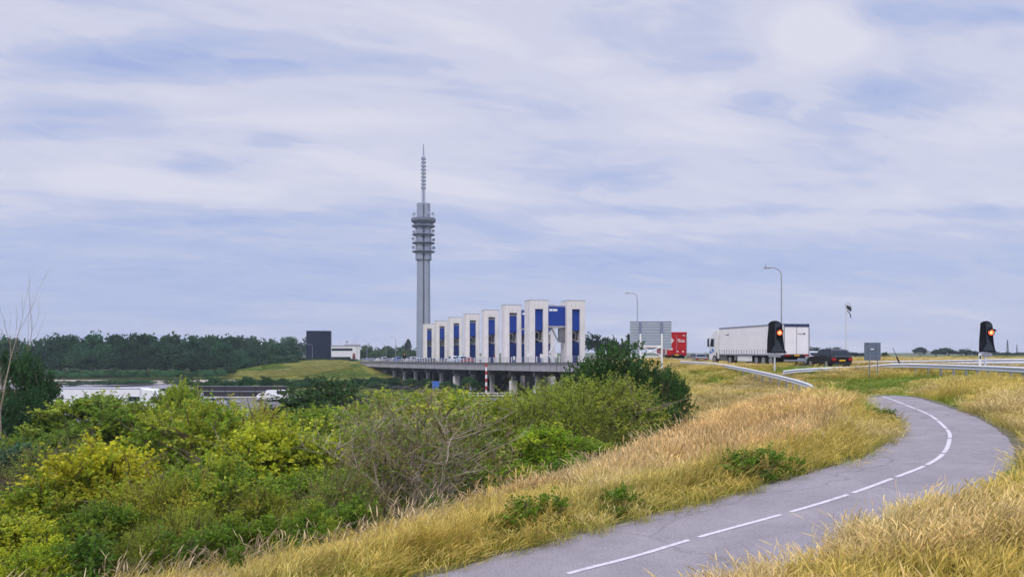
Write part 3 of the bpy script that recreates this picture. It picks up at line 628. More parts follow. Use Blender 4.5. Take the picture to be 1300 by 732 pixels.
# ------------------------------------------------------------------ vehicles
def wheel(parent, x, y, r, w, rimr=.62):
    o = MB().disc_stack([(r*.72, -w/2), (r*.97, -w/2), (r, -w/2+.04), (r, w/2-.04), (r*.97, w/2), (r*.72, w/2)], 22)
    bmesh.ops.transform(o.bm, matrix=Matrix.Translation((x, y, r)) @ Matrix.Rotation(R(90), 4, 'Y'), verts=o.bm.verts)
    wo_ = o.build('wheel', RUBBER, parent, smooth=True)
    m = MB().disc_stack([(r*.1, -w/2-.012), (r*rimr, -w/2-.012), (r*rimr, w/2+.012), (r*.1, w/2+.012)], 16)
    bmesh.ops.transform(m.bm, matrix=Matrix.Translation((x, y, r)) @ Matrix.Rotation(R(90), 4, 'Y'), verts=m.bm.verts)
    m.build('rim', RIM, wo_); return wo_
def lorry(loc, rz, body, label, group, cab_paint, marks, skirt=True, blend_cab=False, rear=True):
    """semi-trailer lorry, origin under the middle of the rear doors, front towards +y"""
    t = empty('lorry', loc, rz, label, 'lorry', group); w = 1.27
    b = MB(); b.box(-w, w, 0, 13.6, 1.16, 3.96, .03); b.build('trailer_body', body, t)
    trim = mat('dark_blue_trim', (.03, .045, .12), .5)
    for s in (-1, 1):
        MB().box(s*w - .025, s*w + .025, .02, 13.58, 3.86, 4.0).build('roof_rail', mat('grey_blue_rail', (.22, .24, .34), .5), t)
        MB().box(s*w - .03, s*w + .03, .02, 13.58, 1.05, 1.17).build('side_rail', GALVD, t)
        st = MB()
        for i in range(24):
            y = .5 + i * .56; st.box(s*(w+.012) - .012, s*(w+.012) + .012, y, y + .07, 1.18, 1.62)
        st.build('curtain_strap', GREYMK, t)
    MB().box(-w, w, -.04, -.003, 3.70, 3.97).build('rear_header', trim if body is TARP else body, t)
    for s in (-1, 1): MB().box(s*w*.985 - .05, s*w*.985 + .05, -.045, -.003, 1.17, 3.69).build('door_post', GALVD, t)
    MB().box(-.02, .02, -.03, -.003, 1.2, 3.69).build('door_gap', GREYMK, t)
    for x in (-.55, -.3, .3, .55): MB().tube([(x, -.05, 1.2), (x, -.05, 3.66)], .012, 5).build('lock_rod', body, t)
    MB().box(-w, w, -.06, .25, .98, 1.15, .02).build('rear_beam', CHASS, t)
    for s in (-1, 1): MB().box(s*.92 - .28, s*.92 + .28, -.09, -.062, 1.0, 1.13).build('tail_light', TAIL, t)
    MB().box(-.26, .26, -.085, -.062, 1.0, 1.12).build('number_plate', YPLATE, t)
    MB().box(-1.15, 1.15, .1, .24, .5, .66, .02).build('underrun_bar', GALVD, t)
    MB().box(-1.05, 1.05, .3, 13.0, .80, 1.14).build('chassis', CHASS, t)
    MB().box(-.5, .5, .9, 12.8, .36, .79).build('underside_shade', CHASS, t)  # dark block added below the chassis in place of underside shade
    for s in (-1, 1):
        MB().box(s*1.18 - .03, s*1.18 + .03, 6.3, 9.4, .42, .98, .02).build('pallet_box', WHITE if skirt else CHASS, t)
        MB().box(s*1.1 - .02, s*1.1 + .02, 9.8, 10.3, .5, 1.1).build('landing_leg', GALVD, t)
        for y in (2.45, 3.85, 5.25): wheel(t, s*1.08, y, .52, .36)
        wheel(t, s*1.05, 11.0, .52, .42)
        wheel(t, s*1.08, 14.85, .52, .32)
        MB().box(s*1.1 - .1, s*1.1 + .1, 11.9, 13.6, .45, 1.0, .06).build('fuel_tank', mat('grey_tank', (.12,.125,.14), .5), t)
    MB().box(-.5, .5, 10.4, 15.9, .6, .95).build('tractor_frame', CHASS, t)
    y0 = 13.62 if blend_cab else 14.0
    prof = [(y0,.62),(16.15,.42),(16.30,.62),(16.34,1.5),(16.22,2.05),(15.92,2.95),(15.55,3.25),(14.75 if not blend_cab else 15.2, 3.72),(y0, 3.86)]
    cab = MB(); a = [(-1.23, p[0], p[1]) for p in prof]; c = [(1.23, p[0], p[1]) for p in prof]
    cab.loft([a, c]); bmesh.ops.bevel(cab.bm, geom=cab.bm.edges[:], offset=.07, segments=2, affect='EDGES'); cab.build('cab', cab_paint, t)
    for s in (-1, 1):
        x = s * 1.236
        MB().loft([[(x, 15.95, 2.0), (x, 15.72, 2.85), (x, 15.0, 2.85), (x, 15.0, 1.95)], [(x - s*.05, 15.95, 2.0), (x - s*.05, 15.72, 2.85), (x - s*.05, 15.0, 2.85), (x - s*.05, 15.0, 1.95)]]).build('side_window', GLASS, t)
        MB().box(x - .004, x + .004, 14.86, 14.89, .9, 2.95).build('door_gap', GREYMK, t)
        MB().box(s*1.42 - .09, s*1.42 + .09, 16.0, 16.12, 1.95, 2.85, .03).build('mirror', BLACK, t)
        MB().tube([(s*1.2, 16.0, 2.9), (s*1.42, 16.05, 2.88)], .03, 5).build('mirror_arm', BLACK, t)
        MB().box(s*1.15 - .12, s*1.15 + .12, 14.15, 14.35, .45, 1.3).build('mudguard', CHASS, t)
        MB().box(s*.85 - .25, s*.85 + .25, 16.3, 16.38, .75, .98, .03).build('headlight', HEADL, t)
    MB().loft([[(-1.1, 16.25, 2.06), (1.1, 16.25, 2.06), (1.08, 15.97, 2.92), (-1.08, 15.97, 2.92)], [(-1.1, 16.18, 2.03), (1.1, 16.18, 2.03), (1.08, 15.9, 2.89), (-1.08, 15.9, 2.89)]]).build('windscreen', GLASS, t)
    MB().box(-1.0, 1.0, 16.33, 16.37, 1.15, 1.75).build('grille', BLACK, t)
    MB().box(-1.1, 1.1, 13.63, 13.95, 1.0, 3.3).build('cab_gap', CHASS, t) if not blend_cab else None
    for args in marks: 
        (nm, m, boxes) = args; mb = MB()
        for bx in boxes: mb.box(*bx)
        mb.build(nm, m, t)
    return t
W_ = 1.27 + .004
arrow = [(-W_-.012, -W_+.004, 11.3, 12.2, 3.18, 3.23), (-W_-.012, -W_+.004, 11.3, 11.45, 3.08, 3.34), (-W_-.012, -W_+.004, 11.45, 11.7, 3.14, 3.28)]
rlogo = [(.1, .8, -.042, -.003, 3.05, 3.09), (.68, .86, -.042, -.003, 2.99, 3.15)]
cabmk = [(-1.262, -1.225, 15.0, 15.35, 1.42, 1.62), (-1.262, -1.225, 15.25, 15.55, 1.55, 1.78), (-1.262, -1.225, 15.7, 16.0, 1.2, 1.5), (-1.262, -1.225, 15.3, 15.6, 1.3, 1.4)]
zt = lambda x, y: float(np.interp(y, ROAD[:,1], ROAD[:,2])) + CZ
LG = 'lorries near the bridge'
lorry((26.3, 72.8, zt(0, 72.8)), R(10.4), TARP, 'white curtain-sided lorry with blue cab marks queuing behind the guard rail', LG, WHITE,
      [('side_logo', GREYMK, arrow), ('rear_logo', GREYMK, rlogo), ('cab_logo', BLUEMK, cabmk)])
# red container-like trailer ahead of it, badge and lettering bars on its rear doors
dia = []
for i in range(9):
    a = i / 8; hw = .36 * (1 - abs(2*a - 1)) + .03; dia.append((-.72 - hw, -.72 + hw, -.052, -.003, 2.4 + a * .9, 2.4 + a * .9 + .1))
rtext = [(.12, .45, -.052, -.003, 3.02, 3.10), (.12, .98, -.052, -.003, 2.86, 2.94), (.2, .98, -.052, -.003, 2.70, 2.78), (.75, 1.05, -.052, -.003, 3.5, 3.58), (.05,.22,-.052,-.003,1.42,1.58), (.72,.9,-.052,-.003,1.42,1.58), (-1.1,-.5,-.052,-.003,1.7,1.95)]
sidew = [(-W_-.012, -W_+.004, .0, 1.6, 1.18, 1.75), (-W_-.012, -W_+.004, 2.2, 4.6, 2.2, 2.9)]
lorry((20.9, 100, zt(0, 100)), R(-6), REDP, 'red lorry with white rear markings half hidden by the large sign back', LG, REDP, [('rear_lettering', WHITEMK, dia + rtext), ('side_lettering', WHITEMK, sidew)], skirt=False)
lorry((-63.0, 106, .27), R(-90), WHITE, 'long white lorry on the low road showing only roof and cab above the bushes', LG, WHITE,
      [('sleeper_window', GLASS, [(s - .03, s + .03, 12.0, 13.5, 2.25, 2.85) for s in (1.275,)])], blend_cab=True)

def make_car(name, label, kind='hatch', paint=None):
    """origin under the centre, front towards +y"""
    t = empty(name, (0,0,0), 0, label, 'van' if kind == 'van' else 'car')
    if kind == 'suv':
        low = [(-2.2,.38),(-2.28,.55),(-2.26,.92),(-2.12,1.06),(.85,1.05),(1.75,.97),(2.2,.84),(2.3,.62),(2.26,.34)]
        gh = [(-2.10,1.05),(-1.78,1.52),(-1.45,1.63),(-.2,1.66),(.25,1.60),(1.0,1.05)]; r = .36; wx = .93; ax = (-1.38, 1.42); hw = .66
    elif kind == 'van':
        low = [(-2.45,.35),(-2.5,.6),(-2.48,1.1),(-2.46,1.2),(1.3,1.2),(2.1,1.08),(2.45,.9),(2.52,.6),(2.45,.32)]
        gh = [(-2.46,1.2),(-2.4,1.9),(-2.2,2.02),(.5,2.02),(.95,1.9),(1.55,1.19)]; r = .34; wx = .96; ax = (-1.5, 1.6); hw = .76
    else:
        low = [(-2.0,.32),(-2.1,.5),(-2.08,.82),(-1.95,.95),(.8,.94),(1.6,.86),(2.0,.74),(2.1,.5),(2.06,.3)]
        gh = [(-1.95,.94),(-1.55,1.35),(-1.2,1.44),(-.1,1.47),(.25,1.42),(1.05,.94)]; r = .32; wx = .88; ax = (-1.3, 1.3); hw = .6
    b = MB(); b.loft([[(-wx, y, z) for y, z in low], [(-wx*.3, y, z + (.03 if z > .8 else 0)) for y, z in low], [(wx*.3, y, z + (.03 if z > .8 else 0)) for y, z in low], [(wx, y, z) for y, z in low]])
    es = [e for e in b.bm.edges if abs(abs(e.verts[0].co.x) - wx) < .01 and abs(e.verts[0].co.x - e.verts[1].co.x) < .01]
    bmesh.ops.bevel(b.bm, geom=es, offset=.09, segments=3, affect='EDGES')
    g = MB(); zb = gh[0][1]; zt_ = max(z for y, z in gh)
    f = lambda z: (wx - .07) + (hw - wx + .07) * (z - zb) / (zt_ - zb)
    n = len(gh)
    b.loft([[(-f(z), y, z - .012) for y, z in gh], [(f(z), y, z - .012) for y, z in gh]])
    body = b.build('body', paint or BLACK, t, smooth=True); body.material_slots[0].link = 'OBJECT'; body.material_slots[0].material = paint or BLACK
    cy_ = sum(y for y, z in gh) / n
    for s in (-1, 1):       # side glass a little inside the roof line, split by a pillar
        zl, zh = zb + .05, zt_ - .10
        yl = lambda z: gh[0][0] + (gh[2][0] - gh[0][0]) * (z - zb) / (gh[2][1] - zb) + .10
        yr = lambda z: gh[-1][0] + (gh[-2][0] - gh[-1][0]) * (z - zb) / (gh[-2][1] - zb) - .12
        mid = (yl(zl) + yr(zl)) * .5 - .05
        for a_, b_ in (((yl(zl), yl(zh)), (mid - .05, mid - .05)), ((mid + .05, mid + .05), (yr(zl), yr(zh)))):
            if kind == 'van' and a_[0] < -1.5: a_ = (-.3, -.3); b_ = (mid + .3, mid + .3)
            q = [(s*(f(zl)+.006), a_[0], zl), (s*(f(zl)+.006), b_[0], zl), (s*(f(zh)+.006), b_[1], zh), (s*(f(zh)+.006), a_[1], zh)]
            MB().loft([q, [(x - s*.03, y, z) for x, y, z in q]]).build('side_window', GLASS, t)
    def pane(nm, i, j, inset, out):
        (ya, za), (yb, zb2) = gh[i], gh[j]; L = math.hypot(yb-ya, zb2-za); ny, nz_ = out
        p = lambda k: (ya + (yb-ya)*k + ny*.006, za + (zb2-za)*k + nz_*.006)
        y1, z1 = p(.14); y2, z2 = p(.9); q = [(-f(z1)+inset, y1, z1), (f(z1)-inset, y1, z1), (f(z2)-inset, y2, z2), (-f(z2)+inset, y2, z2)]
        MB().loft([q, [(x, y - ny*.03, z - nz_*.03) for x, y, z in q]]).build(nm, GLASS, t)
    pane('rear_window', 0, 1, .09, (-1, .4)); pane('windscreen', n-1, n-2, .07, (.6, 1))
    for s in (-1, 1):
        for a in ax: wheel(t, s*(wx - .08), a, r, .22)
        yb = low[1][0]; yf = low[-2][0]
        MB().box(s*(wx-.2) - .17, s*(wx-.2) + .17, yb - .03, yb + .12, low[2][1] - .28, low[2][1] - .06, .03).build('tail_light', TAIL, t)
        MB().box(s*(wx-.24) - .2, s*(wx-.24) + .2, yf - .16, yf + .02, low[-3][1] - .20, low[-3][1] - .05, .03).build('headlight', HEADL, t)
        MB().box(s*(wx+.1) - .1, s*(wx+.1) + .1, .72, .82, zb + .02, zb + .15, .03).build('mirror', BLACK, t)
    MB().box(-.27, .27, low[1][0] - .025, low[1][0] + .05, .60, .72).build('number_plate', YPLATE, t)
    MB().box(-wx + .1, wx - .1, low[0][0] - .06, low[0][0] + .2, .30, .50, .03).build('bumper', CHASS, t)
    return t
def paint(name, c): return mat(name, c, .3, .03, 1, coat=.5)
PB = mat('black_car_paint', (.010, .011, .016), .35, .03, 1, spec=.3)
suv = make_car('parked_car', 'black SUV with yellow plate waiting behind the white lorry', 'suv', PB); del suv['category']; suv['category'] = 'car'
suv.name = 'queuing_car'; suv.location = (27.75, 69.0, zt(0, 69)); suv.rotation_euler = (0, 0, R(6)); suv['group'] = 'cars on the main road'
protos = {'suv': suv}
protos['hatch'] = make_car('queuing_car', 'silver car mostly hidden between the white lorry and the black SUV', 'hatch', paint('silver_car_paint', (.36, .38, .42)))
h0 = protos['hatch']; h0['group'] = 'cars on the main road'; h0.location = (31.0, 83.0, zt(0, 83)); h0.rotation_euler = (0, 0, R(12))
protos['van'] = make_car('queuing_van', 'white van leading the short row of vehicles before the lock towers', 'van', paint('white_car_paint', (.72, .72, .74))); protos['van']['group'] = 'cars on the main road'
used_van = [0]
PAINTS = {'white': paint('white_car_paint', 0), 'silver': paint('silver_car_paint', 0), 'blue': paint('blue_car_paint', (.03, .10, .34)), 'dark blue': paint('dark_blue_car_paint', (.02, .04, .12)), 'red': paint('red_car_paint', (.33, .035, .03)),
          'black': PB, 'grey': paint('grey_car_paint', (.14, .15, .17)), 'pale blue': paint('pale_blue_car_paint', (.35, .45, .60))}
def put_car(kind, colr, px, Y, rz, label, group, z=None, Xo=None):
    x = (px - HX) / FPX * Y if Xo is None else Xo
    if kind == 'van' and not used_van[0]: o = protos['van']; used_van[0] = 1
    else: o = copy_tree(protos[kind])
    o.location = (x, Y, CZ + float(deck_z(Y)) + .02 if z is None else z); o.rotation_euler = (0, 0, R(rz))
    tag(o, label, 'van' if kind == 'van' else 'car', group)
    b = next(c for c in o.children if c.name.startswith('body')); b.material_slots[0].link = 'OBJECT'; b.material_slots[0].material = PAINTS[colr]
    return o
CG = 'cars crossing the bridge'
put_car('van', 'white', 575, 214, 23.5, 'white van in front of the second lock tower from the left', CG)
put_car('van', 'pale blue', 584.5, 209, 23.5, 'pale blue van between the white van and the red car', CG)
put_car('suv', 'red', 593, 203, 23.5, 'red car at the right end of the bridge traffic', CG)
put_car('hatch', 'grey', 566, 221, 23.5, 'grey car just left of the white van on the bridge', CG)
carrow = [(466,'hatch','blue'),(472,'suv','dark blue'),(479,'hatch','white'),(486.5,'van','silver'),(493,'hatch','dark blue'),(499,'suv','silver'),(504.5,'van','blue'),(511,'hatch','grey'),(517,'hatch','white'),(523,'van','silver'),(529,'suv','silver'),(535.5,'hatch','dark blue'),(541.5,'suv','grey'),(548,'hatch','black')]
lbs = ['leftmost blue car at the far end of the bridge', 'dark blue car second from the far bridge end', 'white car third from the far bridge end', 'silver van among the far traffic left of the traffic signal', 'dark blue car between silver van and silver SUV on bridge',
 'silver SUV left of the blue van on the bridge', 'bright blue van in the middle of the far traffic row', 'grey car right of the bright blue van on the bridge', 'white car below the far traffic signal on the bridge', 'silver van left of the telecom tower foot on the bridge',
 'silver SUV directly below the telecom tower', 'dark blue car right of the telecom tower foot', 'grey SUV at the foot of the smallest lock tower', 'black car right of the smallest lock tower foot']
for (px, kd, cl), lb in zip(carrow, lbs):
    Y = 80.8 / (.436 + (px - HX) / FPX) * .985; put_car(kd, cl, px, Y, 23.5, lb, CG)
LG2 = 'cars on the low road'
put_car('hatch', 'silver', 271, 127, -78, 'silver car on the low road beside the dark lock fence', LG2, z=.28)
for px, Y, kd, cl, lb in ((287,128.5,'hatch','grey','grey car close behind the silver car on the low road'),(226,118,'suv','black','dark car with pale bonnet between green bushes left'),(341,142,'hatch','white','white car at the right end of the dark lock fence'),(356,141,'van','white','white van half hidden by the dark green bush'),(240,150,'van','silver','silver van at the left end of the dark lock fence')):
    put_car(kd, cl, px, Y, -82, lb, LG2, z=.28)
put_car('suv', 'grey', 884, 122, 8, 'grey car seen between the red lorry and the white lorry', 'cars on the main road', z=zt(0, 122) + .02)

# ------------------------------------------------------------------ signals, signs, lamps
def signal(loc, rz, w, h, board_z, label, side=1):
    t = empty('warning_signal', loc, rz, label, 'signal', 'amber flashing bridge signals')
    MB().tube([(0,.12,0),(0,.12,board_z + .3)], .075, 8).build('post', GALV, t)
    MB().box(-.5, .5, .02, .2, board_z - .34, board_z - .05, .03).build('post_bracket', GALVD, t)
    pts = [(-w/2, 0), (w/2 + .22*w, 0), (w/2 + .10*w, .10*h), (w/2 + .02*w, .3*h), (w/2 - .04*w, .62*h), (w/2 - .06*w, .84*h)]
    n = 8
    for k in range(1, n): a = R(180 * k / n * .98); pts.append(((w/2 - .06*w) * math.cos(a) - .02*w, .84*h + .16*h * math.sin(a)))
    pts += [(-w/2 + .1*w, .84*h), (-w/2 + .02*w, .4*h)]
    m = MB(); m.loft([[(x, -.05, board_z + z) for x, z in pts], [(x, .05, board_z + z) for x, z in pts]]); m.build('backing_board', BLACK, t)
    MB().box(-.06, .06, -.16, -.052, board_z + .30*h, board_z + .93*h, .02).build('housing', GREYP, t)
    lx, lz = w * .22, board_z + .63*h
    MB().cyl((lx, -.14, lz), .29, .2, 'y', 24).build('lamp_housing', BLACK, t)
    a = MB().cyl((lx, -.245, lz), .215, .02, 'y', 24); lamp = a.build('lamp', AMBER, t)
    MB().cyl((lx, -.262, lz), .12, .012, 'y', 20).build('lamp_core', AMBERC, lamp)
    hd = MB(); r = .27
    ring = lambda rr, y: [(lx + rr*math.cos(R(20 + 140*k/10)), y, lz + rr*math.sin(R(20 + 140*k/10))) for k in range(11)]
    hd.loft([ring(r, -.2), ring(r, -.55), ring(r-.02, -.55), ring(r-.02, -.2)], cap=False, closed=False); hd.build('lamp_hood', BLACK, t)
    uz = board_z + .86*h
    MB().cyl((lx*.6, -.1, uz), .2, .1, 'y', 18).build('upper_lamp', GREYP, t)
    tw = w * .40
    MB().loft([[(-tw+.12*w, -.10, board_z + .04*h), (tw+.16*w, -.10, board_z + .04*h), (.12*w, -.10, board_z + .42*h)], [(-tw+.12*w, -.07, board_z + .04*h), (tw+.16*w, -.07, board_z + .04*h), (.12*w, -.07, board_z + .42*h)]]).build('triangle_plate', GREYP, t)
    return t
def gz_at(x, y): return tz(x, y)
x = (984 - HX) / FPX * 66; signal((x, 66, gz_at(x, 66) - .1), 0, 1.35, 2.72, CZ - .07 - gz_at(x, 66) + .1, 'black rounded signal board with glowing amber lamp in front of the white lorry')
x = (1252 - HX) / FPX * 62; signal((x, 62, gz_at(x, 62) - .1), 0, 1.10, 2.45, CZ + .02 - gz_at(x, 62) + .1, 'black rounded signal board with glowing amber lamp above the right guard rails')
x = (798 - HX) / FPX * 97; signal((x, 97, CZ - 2.2), R(68), 1.3, 2.6, 1.9, 'black signal board seen nearly edge on beside the large sign')
# small signal boards far off, at the far end of the bridge
def small_signal(px, Y, zlo, zhi, label, red):
    c = P(px, zlo, Y); top = P(px, zhi, Y).z; zb = CZ + float(deck_z(Y)); h = top - c.z
    t = empty('traffic_signal', (c.x, Y, zb), 0, label, 'traffic light', 'small traffic lights by the bridge')
    MB().tube([(0,.15,0),(0,.15,c.z - zb + .2)], .1, 6).build('post', GALVD, t)
    MB().loft([[(x_, y_, z_) for x_, z_ in ((-h*.24, c.z-zb),(h*.26, c.z-zb),(h*.22, c.z-zb+h*.8),(0, c.z-zb+h),(-h*.22, c.z-zb+h*.8))] for y_ in (-.05,.05)]).build('backing_board', mat('dark_red_board', (.12,.02,.025), .5) if red else BLACK, t)
    MB().cyl((0,-.09,c.z-zb+h*.68), h*.08, .06, 'y', 12).build('lamp', mat('dim_amber_lamp', (.7,.35,.2), .4, emit=((1,.4,.2),.5)), t)
small_signal(449.3, 352, 455.5, 447.5, 'dark red signal board in front of the white control building', True)
small_signal(513.5, 262, 455, 447, 'small black signal above the traffic left of the telecom tower', False)

def street_lamp(px, py_top, Y, arm, label, base_z=None):
    x = (px - HX) / FPX * Y; zb = tz(x, Y) - .05 if base_z is None else base_z; top = P(px, py_top, Y).z
    t = empty('street_lamp', (x, Y, zb), 0, label, 'street lamp', 'street lamps along the main road'); h = top - zb
    MB().tube([(0,0,0),(0,0,h*.4),(0,0,h-.9)] + [(-.9*(1-math.cos(R(a))), 0, h-.9+.9*math.sin(R(a))) for a in (20,40,60,80,90)] + [(-arm*.75, 0, h + .05)], [.11,.085,.065] + [.055]*6, 8).build('pole', GALVD, t)
    MB().box(-arm, -arm*.62, -.13, .13, h - .07, h + .09, .05).build('lamp_head', GALVD, t)
    MB().box(-arm + .03, -arm*.66, -.1, .1, h - .1, h - .072).build('lamp_glass', HEADL, t)
    if Y < 100: MB().cyl((-arm*.9, 0, h + .30), .05, .38, 'z', 8).build('light_sensor', GALVD, t)
street_lamp(992, 340, 90, 2.0, 'tall curved street lamp rising behind the white lorry')
street_lamp(809, 372, 131, 2.0, 'curved street lamp rising behind the large sign back', CZ - 2.1)
for i, (px, py, Y) in enumerate(((382, 440, 390), (396.5, 437, 370), (466, 432, 345), (502, 428, 300), (490, 437, 380))):
    street_lamp(px, py, Y, 2.2, ['thin distant street lamp left of the black building', 'thin distant street lamp in front of the black building', 'distant street lamp at the far bridge end', 'distant street lamp over the far bridge traffic', 'faint distant lamp before the green woods behind the bridge'][i], CZ - 3.8)

# mast with a torn windsock
x = (1074 - HX) / FPX * 98; t = empty('windsock_mast', (x, 98, tz(x, 98)), 0, 'thin grey mast with a torn windsock at its top', 'windsock mast'); h = CZ + (HY - 386) / FPX * 98 - t.location.z
MB().tube([(0,0,0),(0,0,h)], [.11,.07], 8).build('pole', GALV, t)
MB().tube([(.38*math.cos(R(a))+.25, 0, h-.25+.38*math.sin(R(a))) for a in range(0, 361, 30)], .03, 5, False).build('hoop', GALVD, t)
MB().tube([(.1,0,h-.2),(.5,.1,h-.5),(.62,0,h-.85)], [.12,.26,.08], 8).build('windsock', GREYP, t)
for a, b in (((.15,-.75),(.5,-1.2)),((.5,-1.2),(.62,-1.7)),((.1,-.45),(.6,-.72))): MB().tube([(a[0],0,h+a[1]),(b[0],0,h+b[1])], .06, 5).build('torn_strip', GREYP, t)

# large sign seen from behind
def big_sign():
    Y = 75; k = Y / FPX; x = (826 - HX) * k; zb = CZ - 1.25; t = empty('road_sign', (x, Y, zb - .3), R(-2), 'large grey sign back with two white posts and cross braces', 'road sign', 'road signs seen from behind')
    z = lambda py: CZ + (HY - py) * k - t.location.z
    x0, x1 = -26 * k, 26.5 * k
    MB().box(x0, x1, .12, .17, z(443), z(408)).build('panel', SIGNBK, t)
    r = MB(); n = 11
    for i in range(n): zz_ = z(443) + (z(408) - z(443)) * i / (n - 1) ; r.box(x0 + .01, x1 - .01, .085, .118, zz_ - .025, zz_ + .025)
    r.build('stiffener', SIGNRIB, t)
    for px in (813, 840):
        xx = (px - 826) * k
        MB().box(xx - .085, xx + .085, -.1, .07, 0, z(423.5), .02).build('post', WHITE, t)
        MB().box(xx - .11, xx + .11, -.02, .083, z(425), z(409)).build('upper_bracket', mat('blue_grey_bracket', (.20, .23, .36), .5, metal=.3), t)
    xa, xb = (814 - 826) * k, (839 - 826) * k
    MB().box(xa, xb, -.06, .0, z(440.5) - .02, z(438.2)).build('cross_beam', CONC, t)
    for a, b in ((z(440), z(451)), (z(451), z(440))): MB().tube([(xa, -.07 + .05*(a > b), a), (xb, -.07 + .05*(a > b), b)], .055, 6).build('cross_brace', WHITE, t)
    MB().box(xa, xb, -.05, .0, z(453), z(451.6)).build('lower_beam', WHITE, t)
big_sign()
def small_sign():
    Y = 55; k = Y / FPX; x = (1108 - HX) * k; zb = tz(x, Y); t = empty('road_sign', (x, Y, zb - .2), R(6), 'small blue-grey sign back on two thin posts near the guard rail', 'road sign', 'road signs seen from behind')
    z = lambda py: CZ + (HY - py) * k - t.location.z
    bg_ = mat('blue_grey_sign_back', (.11, .145, .21), .5, .1, 3)
    MB().box(-11*k, 11*k, .03, .06, z(457), z(434.5), .01).build('panel', bg_, t)
    for px in (-4.5, 6.5): MB().tube([(px*k, 0, 0), (px*k, 0, z(435))], .035, 8).build('post', mat('blue_grey_post', (.16, .19, .26), .5), t)
    for zz_ in (z(441), z(452)): MB().box(-10*k, 10*k, .01, .029, zz_ - .025, zz_ + .025).build('clamp_rail', mat('blue_grey_post', 0), t)
    MB().box(-3*k, 1.5*k, -.02, .008, z(443.6), z(442.2)).build('sticker', WHITE, t)
small_sign()
# leaning marker and roadside reflector
t = empty('leaning_post', P(1142, 456.5, 70), 0, 'thin dark post leaning left beyond the guard rail', 'post'); t.location.z -= .3
MB().tube([(0,0,0),(-.25,0,.55)], .06, 6).build('stump', BLACK, t); MB().tube([(-.2,0,.5),(-.6,0,1.35)], .025, 5).build('rod', GREYP, t)
t = empty('reflector_post', P(1244, 457, 58), 0, 'short white reflector post left of the right signal board', 'post'); t.location.z -= .5
MB().box(-.09,.09,-.04,.04,0,1.0,.02).build('body', WHITE, t); MB().box(-.05,.05,-.055,-.041,.6,.85).build('reflector', BLACK, t)
# red and white striped pole in front of the bridge
Y = 158; x = (617.3 - HX) / FPX * Y; t = empty('striped_pole', (x, Y, 0), 0, 'tall red and white striped pole in front of the bridge', 'pole')
hp = P(617, 461, Y).z; n = 9
for i in range(n): MB().cyl((0,0,hp*(i+.5)/n), .20, hp/n, 'z', 10).build('band', WHITE if i % 2 else mat('red_band', (.42,.04,.04), .5), t)
# white low railing and blue tarpaulin under the bridge
t = empty('quay_railing', (-4.5, 150, .3), 0, 'low white railing on the quay beneath the striped pole', 'railing')
for zz_ in (.45, .9): MB().box(-4.0, 3.6, -.05, .05, zz_, zz_+.13).build('rail', WHITE, t)
for i in range(5): MB().box(-3.9+i*1.85, -3.78+i*1.85, -.04, .04, 0, .9).build('post', WHITE, t)
t = empty('information_board', (-16.2, 167, .2), 0, 'small blue board standing below the bridge', 'board')
MB().box(-.75,.75,0,.06,1.1,2.7,.02).build('panel', mat('bright_blue_board', (.04,.13,.5), .5), t)
for s in (-.6,.6): MB().tube([(s,.1,0),(s,.1,2.6)], .05, 6).build('leg', GALV, t)
# dark lock fence with pale rails on the low ground
t = empty('lock_fence', (-48, 152, .25), R(-2), 'long dark fence with pale rails beside the low road', 'fence')
MB().box(-13.5, 4.5, .1, .2, .1, 2.15).build('panel', mat('dark_fence_board', (.03,.027,.035), .7), t)
for z0, z1, m in ((1.15,1.3,GALVD),(.0,.22,CONC),(2.15,2.25,GALVD)): MB().box(-13.6, 9.5 if m is CONC else 4.6, -.02, .09, z0, z1).build('rail', m, t)
for i in range(7): MB().box(-13.5+i*2.95, -13.38+i*2.95, -.04, .095, .2, 2.3).build('post', mat('dark_fence_board', 0), t)

# guard rails: W-beam, posts
def guard_rail(pts, label, zoff=.0, step=2.0, bury=None, to_ground=True):
    """pts: (X, Y, z of the rail top relative to the eye)"""
    L = catmull([(*p, 0) for p in pts], 12); t = empty('guard_rail', (L[0][0], L[0][1], CZ + L[0][2] - .75), 0, label, 'guard rail', 'steel guard rails')
    o = Vector(t.location); T = np.gradient(L[:, :2], axis=0); T /= np.linalg.norm(T, axis=1)[:, None]
    pr = [(0,0),(-.08,-.03),(-.095,-.06),(-.09,-.09),(-.01,-.145),(-.01,-.165),(-.09,-.215),(-.095,-.25),(-.08,-.275),(0,-.31),(.012,-.31),(.012,0)]
    rings = []
    for p, tt in zip(L, T):
        nn = Vector((tt[1], -tt[0], 0))
        rings.append([Vector((p[0], p[1], CZ + p[2] + dz)) + nn * (-d) - o for d, dz in pr])
    MB().loft(rings).build('beam', GALV, t)
    c = np.r_[0, np.cumsum(np.linalg.norm(np.diff(L[:, :2], axis=0), axis=1))]; s = .5
    while s < c[-1] - 1:
        p = [np.interp(s, c, L[:, k]) for k in range(3)]; tq = [np.interp(s, c, T[:, k]) for k in range(2)]; nq = Vector((tq[1], -tq[0])); nq = nq * -.10; p[0] += nq.x; p[1] += nq.y; zg = tz(p[0], p[1]) - .1; zt2 = CZ + p[2] - .03
        if zt2 - zg > .2: MB().box(p[0]-.05-o.x, p[0]+.05-o.x, p[1]-.05-o.y, p[1]+.05-o.y, zg - o.z, zt2 - o.z).build('post', GALVD, t)
        s += step
    return t
guard_rail([(18.0,84,-.90),(19.5,78,-1.0),(19.3,68,-1.20),(18.9,60,-1.42),(18.6,53.5,-1.66),(17.3,46,-1.80),(15.5,40.3,-1.86),(14.5,37.5,-2.0)], 'guard rail sloping down into the golden grass in front of the white lorry')
